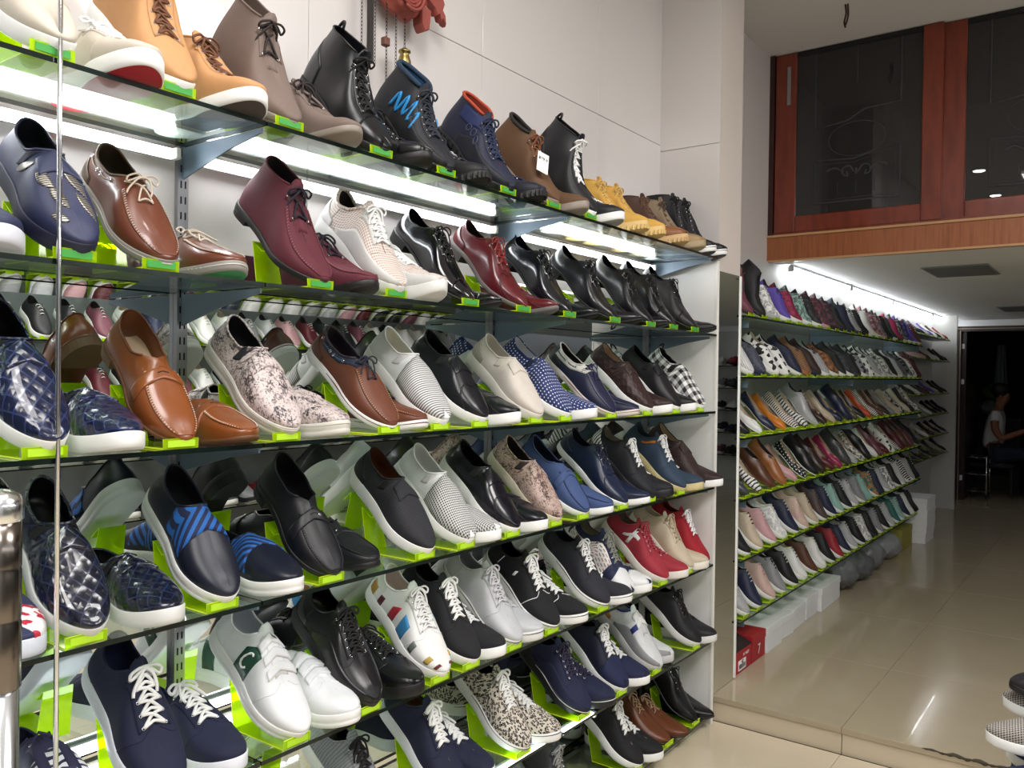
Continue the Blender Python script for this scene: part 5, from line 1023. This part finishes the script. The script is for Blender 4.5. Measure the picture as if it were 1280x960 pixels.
near(5, 2.255, 'snk', 'dark navy skate sneaker with white sole', dict(m=m('151a30', .7, kind='suede'), sole=WS, lace=WL, lining=m('10131f', .8, kind='suede'), cap=m('1c2348', .8, kind='canvas'), cap_at=.5, lr=.003), mate=.115, mx=.03)
_d = near(5, 2.49, 'velcro', 'white and blue sneaker with orange heel', dict(m=m('dcdee0', .5), sole=m('c8c8c8', .5, kind='rubber'), tread=m('8d8d90', .5), collar=m('1d2a66', .7, kind='canvas'), rim=.004, lining=m('b8b8ba', .8, kind='suede'), mud=m('8e9094', .7, kind='suede'), counter=m('b9884a', .6), straps=2, strapm=m('f0f0f0', .5), patch=[('blue_panel', m('22307a', .6), 0, .50, .56, .3, .7)]), mate=.115, mx=.0)
P = Sx.at(Sx.q(.07), 1, .97, .008); text('DIESEL', .011, INK, _d[0], P, (0, .65, PI/2), ext=.0003)
near(5, 2.80, 'snk', 'black suede sneaker with white sole', dict(m=BKS, sole=m('dedede', .5, kind='rubber'), lace=BKL, lining=BK), mate=.10, mx=.03)
# ---- bottom shelf
near(6, 2.00, 'boot', 'dark grey low boot with grey laces', dict(m=m('2c2c30', .6, kind='suede'), sole=BS, lace=m('8a8a86', .7, kind='canvas'), lining=BK, shape=dict(top=(.10, .095, .095, .1), ridge=((.42, .10), (.45, .094), (.50, .080), (.60, .062), (.74, .048), (.86, .038), (.91, .031), (.955, .021)))), mate=None)
near(6, 2.365, 'snk', 'black sneaker with white laces and sole', dict(m=m('141418', .8, kind='suede'), sole=WS, lace=WL, lining=m('b8b4ae', .8, kind='suede'), lr=.003), mate=.11, mx=.03)
BRW = dict(m=m('6a3a22', .4), sole=m('3a2418', .5), lace=m('b09070', .7, kind='canvas'), lining=m('4a2a1a', .7), shape=dict(g=(.037, .034, .046, .041), toe=.42))
near(6, 2.59, 'derby', 'brown leather derby with tan laces', BRW, mate=.10, tilt=.30, mx=.02)
near(6, 2.805, 'derby', 'black leather shoe at the bottom corner', dict(m=m('101114', .3), sole=BS, lace=BKL, lining=BK, shape=dict(top=(.07, .056, .06, .085))), mate=.085, mx=.03)

# ------------------------------------------------------------------ back rack: one shoe on every stand
NTH = ['first', 'second', 'third', 'fourth', 'fifth', 'sixth', 'seventh', 'eighth', 'ninth', 'tenth', 'eleventh', 'twelfth', 'thirteenth', 'fourteenth', 'fifteenth', 'sixteenth', 'seventeenth', 'eighteenth', 'nineteenth', 'twentieth', 'twenty-first', 'twenty-second', 'twenty-third', 'twenty-fourth', 'twenty-fifth', 'twenty-sixth', 'twenty-seventh', 'twenty-eighth', 'twenty-ninth', 'thirtieth', 'thirty-first', 'thirty-second', 'thirty-third', 'thirty-fourth']
LOW = {k: build(k, dict(m=BK, lace=WL if k in ('snk', 'run', 'boot') else None), False) for k in ('slip', 'snk', 'run', 'boot', 'flat', 'loaf')}
LOW['derby'] = build('derby', dict(m=BK, lace=BKL), False)
COL = dict(white='e6e6e4', black='15151a', navy='1d2440', grey='8b8c90', dgrey='3c3d44', silver='b4b5b8', beige='c2b29c', pink='c79aa0', mauve='6d3a48', burg='5a1826', red='9c2230', brown='5a3524', tan='9a6238', orange='d07a1e', dkbrown='33201a', olive='55523c', teal='2e6a66', mint='8fb8ae', purple='5b4aa8', magenta='9a2350', blue='3c5a90', cream='d8d0bc', rust='b8441c', green='28443a')
F_ROWS = [  # kind, upper, pattern, second colour, sole, lace, words
 ['boot mauve - - dkbrown mauve mauve high-top sneaker', 'boot black - - black black black high-top boot', 'run white floral grey silver grey white and silver runner', 'run purple - - white purple bright purple runner', 'run magenta floral burg white magenta magenta runner', 'run mint floral dgrey white white grey and mint runner', 'run black floral dgrey white black black patterned runner', 'run mauve floral black pink mauve maroon and black runner', 'run black floral mauve black black black mesh runner', 'run black - - black teal black runner with teal collar', 'run navy - - navy navy navy runner', 'run navy stripe white dgrey white navy runner with white bars', 'run black - - black black plain black runner', 'run white - - white white plain white runner', 'run mauve floral pink white pink pink and mauve runner', 'run mauve floral grey pink pink dusty mauve runner', 'run black - - dgrey olive black runner with olive laces', 'run green - - white green dark green runner', 'run magenta - - dgrey magenta deep magenta runner', 'run black floral grey white black black and grey runner', 'run navy floral purple white purple navy and purple runner', 'run purple - - white white violet runner', 'run burg - - white white crimson runner'],
 ['slip white vstripe silver white - white woven slip-on', 'slip navy glitter grey navy - navy glitter slip-on', 'slip white cells black white - white slip-on with black patches', 'slip black check white white - black checkered slip-on', 'slip navy - - white - slate navy slip-on', 'slip olive stripe tan tan - olive banded slip-on', 'slip dkbrown - - navy - dark brown slip-on', 'slip silver glitter black white - silver glitter slip-on', 'slip tan floral black white - tan patterned slip-on', 'slip black - - white - black slip-on with pale sole', 'slip dgrey floral black white - grey marbled slip-on', 'slip black - - dgrey - all black slip-on', 'slip grey cells black white - grey slip-on with black spots', 'slip black check white white - second black checkered slip-on', 'slip silver - - white - silver slip-on', 'slip grey floral white white - pale grey slip-on', 'slip white floral black white - white marbled slip-on', 'slip black - - white - matt black slip-on', 'slip silver glitter white white - pale glitter slip-on', 'slip dgrey glitter silver grey - dark glitter slip-on', 'slip black floral grey white - black marbled slip-on', 'slip white cells grey white - white slip-on with grey patches', 'slip burg - - burg - crimson slip-on'],
 ['flat black - - black - black pointed flat', 'flat white - - white - white strap flat', 'flat navy - - beige - navy cap-toe flat', 'flat orange - - orange - bright orange flat', 'flat white stripe brown white - white and brown flat', 'flat white lines black black - zebra striped flat', 'derby silver - - silver silver metallic silver lace-up', 'flat dkbrown - - black - dark brown flat', 'flat beige - - tan - beige ballet flat', 'flat navy - - navy - navy ballet flat', 'loaf navy - - dgrey - navy loafer', 'flat olive - - black - olive flat', 'flat black - - white - black flat with white edge', 'flat rust - - rust - orange red flat', 'flat navy stripe white navy - navy striped flat', 'flat brown - - brown - brown ballet flat', 'flat dkbrown - - white - brown flat with white edge', 'flat grey - - grey - grey ballet flat', 'flat beige - - white - cream ballet flat', 'flat black floral white black - black printed flat', 'flat cream - - tan - pale cream flat', 'flat black - - black - black ballet flat', 'flat white floral black black - white printed flat'],
 ['flat dgrey - - black - charcoal flat', 'flat white lines black brown - zebra print flat', 'loaf brown - - brown - brown loafer', 'loaf tan - - tan - tan loafer', 'flat pink - - pink - rose pink flat', 'flat black dots white white - black polka dot flat', 'loaf black - - white - black loafer with white edge', 'loaf dkbrown - - black - dark brown loafer', 'flat burg - - burg - burgundy flat', 'flat magenta - - magenta - raspberry flat', 'loaf black glitter grey black - black sequin loafer', 'flat silver - - white - silver flat', 'flat olive floral white white - olive printed flat', 'loaf black - - black - plain black loafer', 'flat white - - white - plain white flat', 'loaf mauve - - burg - maroon loafer', 'flat burg - - red - crimson flat', 'loaf white cells black white - black and white loafer', 'flat white stripe black black - striped black and white flat', 'loaf burg - - burg - oxblood loafer', 'loaf brown - - burg - red-brown loafer', 'loaf mauve - - mauve - plum loafer', 'loaf black - - white - last black loafer with pale edge'],
 ['snk black - - white white black sneaker', 'snk beige - - white dkbrown beige sneaker', 'snk pink - - white white pink sneaker', 'snk white floral silver white white white patterned sneaker', 'snk navy - - white white navy sneaker', 'snk beige floral pink white beige pale pink sneaker', 'snk beige - - white brown sand sneaker', 'snk dgrey floral brown white black brown camouflage sneaker', 'snk navy - - white white dark navy sneaker', 'snk mint - - white grey mint grey sneaker', 'snk black - - white white black canvas sneaker', 'snk silver - - white white pale grey sneaker', 'snk grey - - white grey mid grey sneaker', 'snk mint - - mint mint pale green sneaker', 'snk teal floral orange white white teal printed sneaker', 'snk navy - - navy navy all navy sneaker', 'snk silver - - white blue silver sneaker with blue laces', 'snk white floral navy white navy white and navy sneaker', 'snk black - - white black jet black sneaker', 'snk grey stripe white white white grey barred sneaker', 'snk black lines white white white black zebra sneaker', 'snk white stripe black white black white barred sneaker', 'snk black - - black white last black sneaker'],
 ['snk grey glitter white white white grey glitter sneaker', 'snk navy - - white white navy canvas sneaker', 'snk beige stripe pink white pink beige sneaker with pink laces', 'snk grey - - white black taupe grey sneaker', 'snk black - - white white black leather sneaker', 'snk white - - white black white sneaker with black tongue', 'snk brown - - white brown brown leather sneaker', 'snk white - - white white plain white sneaker', 'snk black - - white black black suede sneaker', 'snk red - - white black red sneaker', 'snk navy - - white navy slate navy sneaker', 'snk silver - - white white light grey sneaker', 'snk black - - white white black skate sneaker', 'snk white floral grey white white white marbled sneaker', 'snk black - - dgrey black all black sneaker', 'snk grey - - white white grey suede sneaker', 'snk black - - white white black low sneaker', 'snk silver - - white grey silver grey sneaker', 'snk teal - - white white dark teal sneaker', 'snk mint - - white white pale mint sneaker', 'snk navy - - white white night navy sneaker', 'snk white - - white silver white sneaker with silver laces', 'snk black - - black white black sneaker with white mark'],
]
ROUGH = dict(run=.6, slip=.6, flat=.35, loaf=.35, snk=.6, boot=.6, derby=.25)
def far_over(kind, up, pat, c2, sole, lace):
    mu = mat(COL[up], ROUGH[kind], None if pat == '-' else pat, None if c2 == '-' else COL[c2], 1.6, None if pat not in ('cells', 'check', 'floral') else COL[up if pat != 'check' else c2])
    ov = dict(upper=mu, sole=mat(COL[sole], .5, kind='rubber'), lining=mat({'flat': 'b09a84'}.get(kind, '3a3638') if up not in ('white', 'beige', 'cream') else 'c9bca8', .8, kind='suede'))
    if lace != '-': ov['lace'] = mat(COL[lace], .7, kind='canvas')
    return ov
for k, row in enumerate(F_ROWS):
    n_ = len(row); step = (6.66-3.285)/(n_-1)
    for i, e in enumerate(row):
        kd, up, pat, c2, sole, lace, words = e.split(' ', 6); Y = 3.285+step*i; s_ = {0: .80, 1: .82, 2: .88, 3: .88, 4: .80, 5: .80}[k]
        put(LOW[kd], f'{words}, {NTH[i]} from the mirror pillar, {ORD[k]} back-rack shelf', f'shoes on the {ORD[k]} shelf of the back rack', (-.010, Y, FZ[k]+.0085), .72+random.uniform(-.05, .05), random.uniform(-.06, .06), bool(i % 2), far_over(kd, up, pat, c2, sole, lace), s_)
        stand(Y, FZ[k]+.0042, f'small lime stand, {NTH[i]} from the mirror pillar, {ORD[k]} back-rack shelf', 'lime stands of the back rack', True, False, -.006, .8)
# rack by the doorway: flats and sandals
END = [['flat silver', 'flat black', 'flat navy', 'flat silver', 'flat purple', 'flat white', 'flat black', 'flat white', 'flat red'], ['flat pink', 'flat beige', 'flat pink', 'flat brown', 'flat white', 'flat white', 'flat black', 'flat black'], ['flat black', 'flat white', 'flat dgrey', 'flat burg', 'flat purple', 'flat silver', 'flat black', 'flat black'], ['flat olive', 'flat white', 'flat grey', 'flat white', 'flat black', 'flat black', 'flat black'], ['flat dkbrown', 'flat grey', 'flat white', 'flat dkbrown', 'flat black', 'flat black'], ['flat black', 'flat dkbrown', 'flat black', 'flat olive', 'flat black']]
for k, row in enumerate(END):
    for i, e in enumerate(row):
        kd, up = e.split(); Y = 7.02+(8.45-7.02)*i/(len(row)-1); put(LOW[kd], f'{ {"dgrey": "charcoal", "burg": "burgundy", "dkbrown": "dark brown"}.get(up, up)} flat shoe, {NTH[i]} on the {ORD[k]} dark shelf by the doorway', 'flat shoes by the doorway', (-.105, Y, TZ[k]+.004), .55, random.uniform(-.1, .1), bool(i % 2), far_over(kd, up, '-', '-', 'white' if i % 3 else 'black', '-'), .70)
        stand(Y, TZ[k]+.0002, f'lime stand, {NTH[i]} on the {ORD[k]} dark shelf by the doorway', 'lime stands by the doorway', True, False, -.102, .62)

# ------------------------------------------------------------------ rack along the opposite wall, seen in the mirrors
OZ = [.55, .88, 1.20, 1.52, 1.84]; OPP = [('snk', 'white'), ('snk', 'pink'), ('snk', 'white'), ('run', 'grey'), ('snk', 'black'), ('snk', 'white'), ('run', 'burg'), ('slip', 'navy'), ('snk', 'silver'), ('snk', 'mauve'), ('snk', 'white'), ('run', 'black')]
OPPD = [('run', 'black'), ('run', 'dgrey'), ('run', 'black'), ('snk', 'black'), ('run', 'red'), ('run', 'navy'), ('run', 'grey')]
for k, z in enumerate(OZ):
    glass_shelf(2.62, 2.88, .3, 5.4, z, f'glass shelf of the opposite rack, {ORD[4-k]} level from above, seen in the mirrors', 'glass shelves of the opposite rack')
    src = OPPD if k < 2 else OPP
    for i in range(31):
        kd, up = src[(i*5+k*3) % len(src)]; Y = .45+.158*i
        r_ = put(LOW[kd], f'{ {"dgrey": "charcoal", "burg": "burgundy"}.get(up, up)} {"slip-on" if kd == "slip" else "runner" if kd == "run" else "sneaker"} seen in mirrors, {NTH[i]} along {ORD[4-k]} opposite shelf', 'sneakers on the opposite rack', (2.63, Y, z+(.006 if k > 1 else .0046)), .62 if k > 1 else 0, PI+random.uniform(-.05, .05), bool(i % 2), far_over(kd, up, '-', '-', 'white' if k > 1 or i % 2 else 'black', 'white'))
        if k > 1: stand(Y, z+.0042, f'lime stand, {NTH[i]} along {ORD[4-k]} opposite shelf, seen in mirrors', 'lime stands of the opposite rack', True, False, 2.626, 1.0).rotation_euler = (0, 0, PI)

for k, z in enumerate((.50, .75, 1.00, 1.25, 1.50)):
    glass_shelf(1.45, 2.88, 9.06, 9.335, z, f'end wall glass shelf, {ORD[4-k]} level from above, seen in the pillar mirror', 'glass shelves on the end wall')
    for i in range(10):
        kd, up = (OPPD+OPP)[(i*5+k*3) % 19]; X = 1.54+.14*i
        put(LOW[kd], f'{ {"dgrey": "charcoal", "burg": "burgundy"}.get(up, up)} shoe seen in pillar mirror, {NTH[i]} along {ORD[4-k]} end wall shelf', 'sneakers on the end wall shelves', (X, 9.05, z+.0045), 0, -PI/2+random.uniform(-.1, .1), bool(i % 2), far_over(kd, up, '-', '-', 'white' if i % 2 else 'black', 'white'))
led('led_tube', 2.70, 5.0, 8.9, LOWC-.024, 'lit tube of the low ceiling opposite the back rack', LED_FAR*.3, None, .0108)

# ------------------------------------------------------------------ shoe pile at the front edge
tb = empty('low_display_table', (1.32, 2.3, LOWF)); tag(tb, 'low grey display table under the shoe pile by the step', 'table')
V, F = boxg(-.32, .4, -.3, .3, .30, .33, .004); obj('table_top', mesh('table_top', V, F, simple('table_grey', '5a5a5e', .5), False), tb)
for x in (-.28, .36):
    for y in (-.26, .26): V, F = boxg(x-.015, x+.015, y-.015, y+.015, 0, .30); obj('leg', mesh('leg', V, F, STEEL, False), tb)
KN = build('slip', dict(m=m('b9b4ae', .8, 'mesh', '55504c', 2.2), sole=WS, lining=m('c9c4c0', .8, kind='suede'))); NB = build('snk', dict(m=m('181e48', .8, kind='suede'), sole=WS, lace=NVL, lining=NVL)); BB = build('boot', dict(m=BKS, sole=BS, lace=BKL, lining=BK))
pg = 'shoes piled on the low table'
put(NB, 'navy suede sneaker at the front of the pile by the step', pg, (.985, 2.23, LOWF+.332), 0, PI+.25); put(NB, 'second navy suede sneaker behind the first in the pile', pg, (.99, 2.42, LOWF+.332), 0, PI-.1, True)
put(KN, 'white knitted slip-on lying on the navy sneakers', pg, (.962, 2.30, LOWF+.412), .05, PI+.1); put(KN, 'upper white knitted slip-on below the black boot', pg, (.985, 2.40, LOWF+.465), .05, PI-.05, True)
put(BB, 'black suede boot on top of the pile', pg, (1.0, 2.36, LOWF+.525), .0, PI+.3)
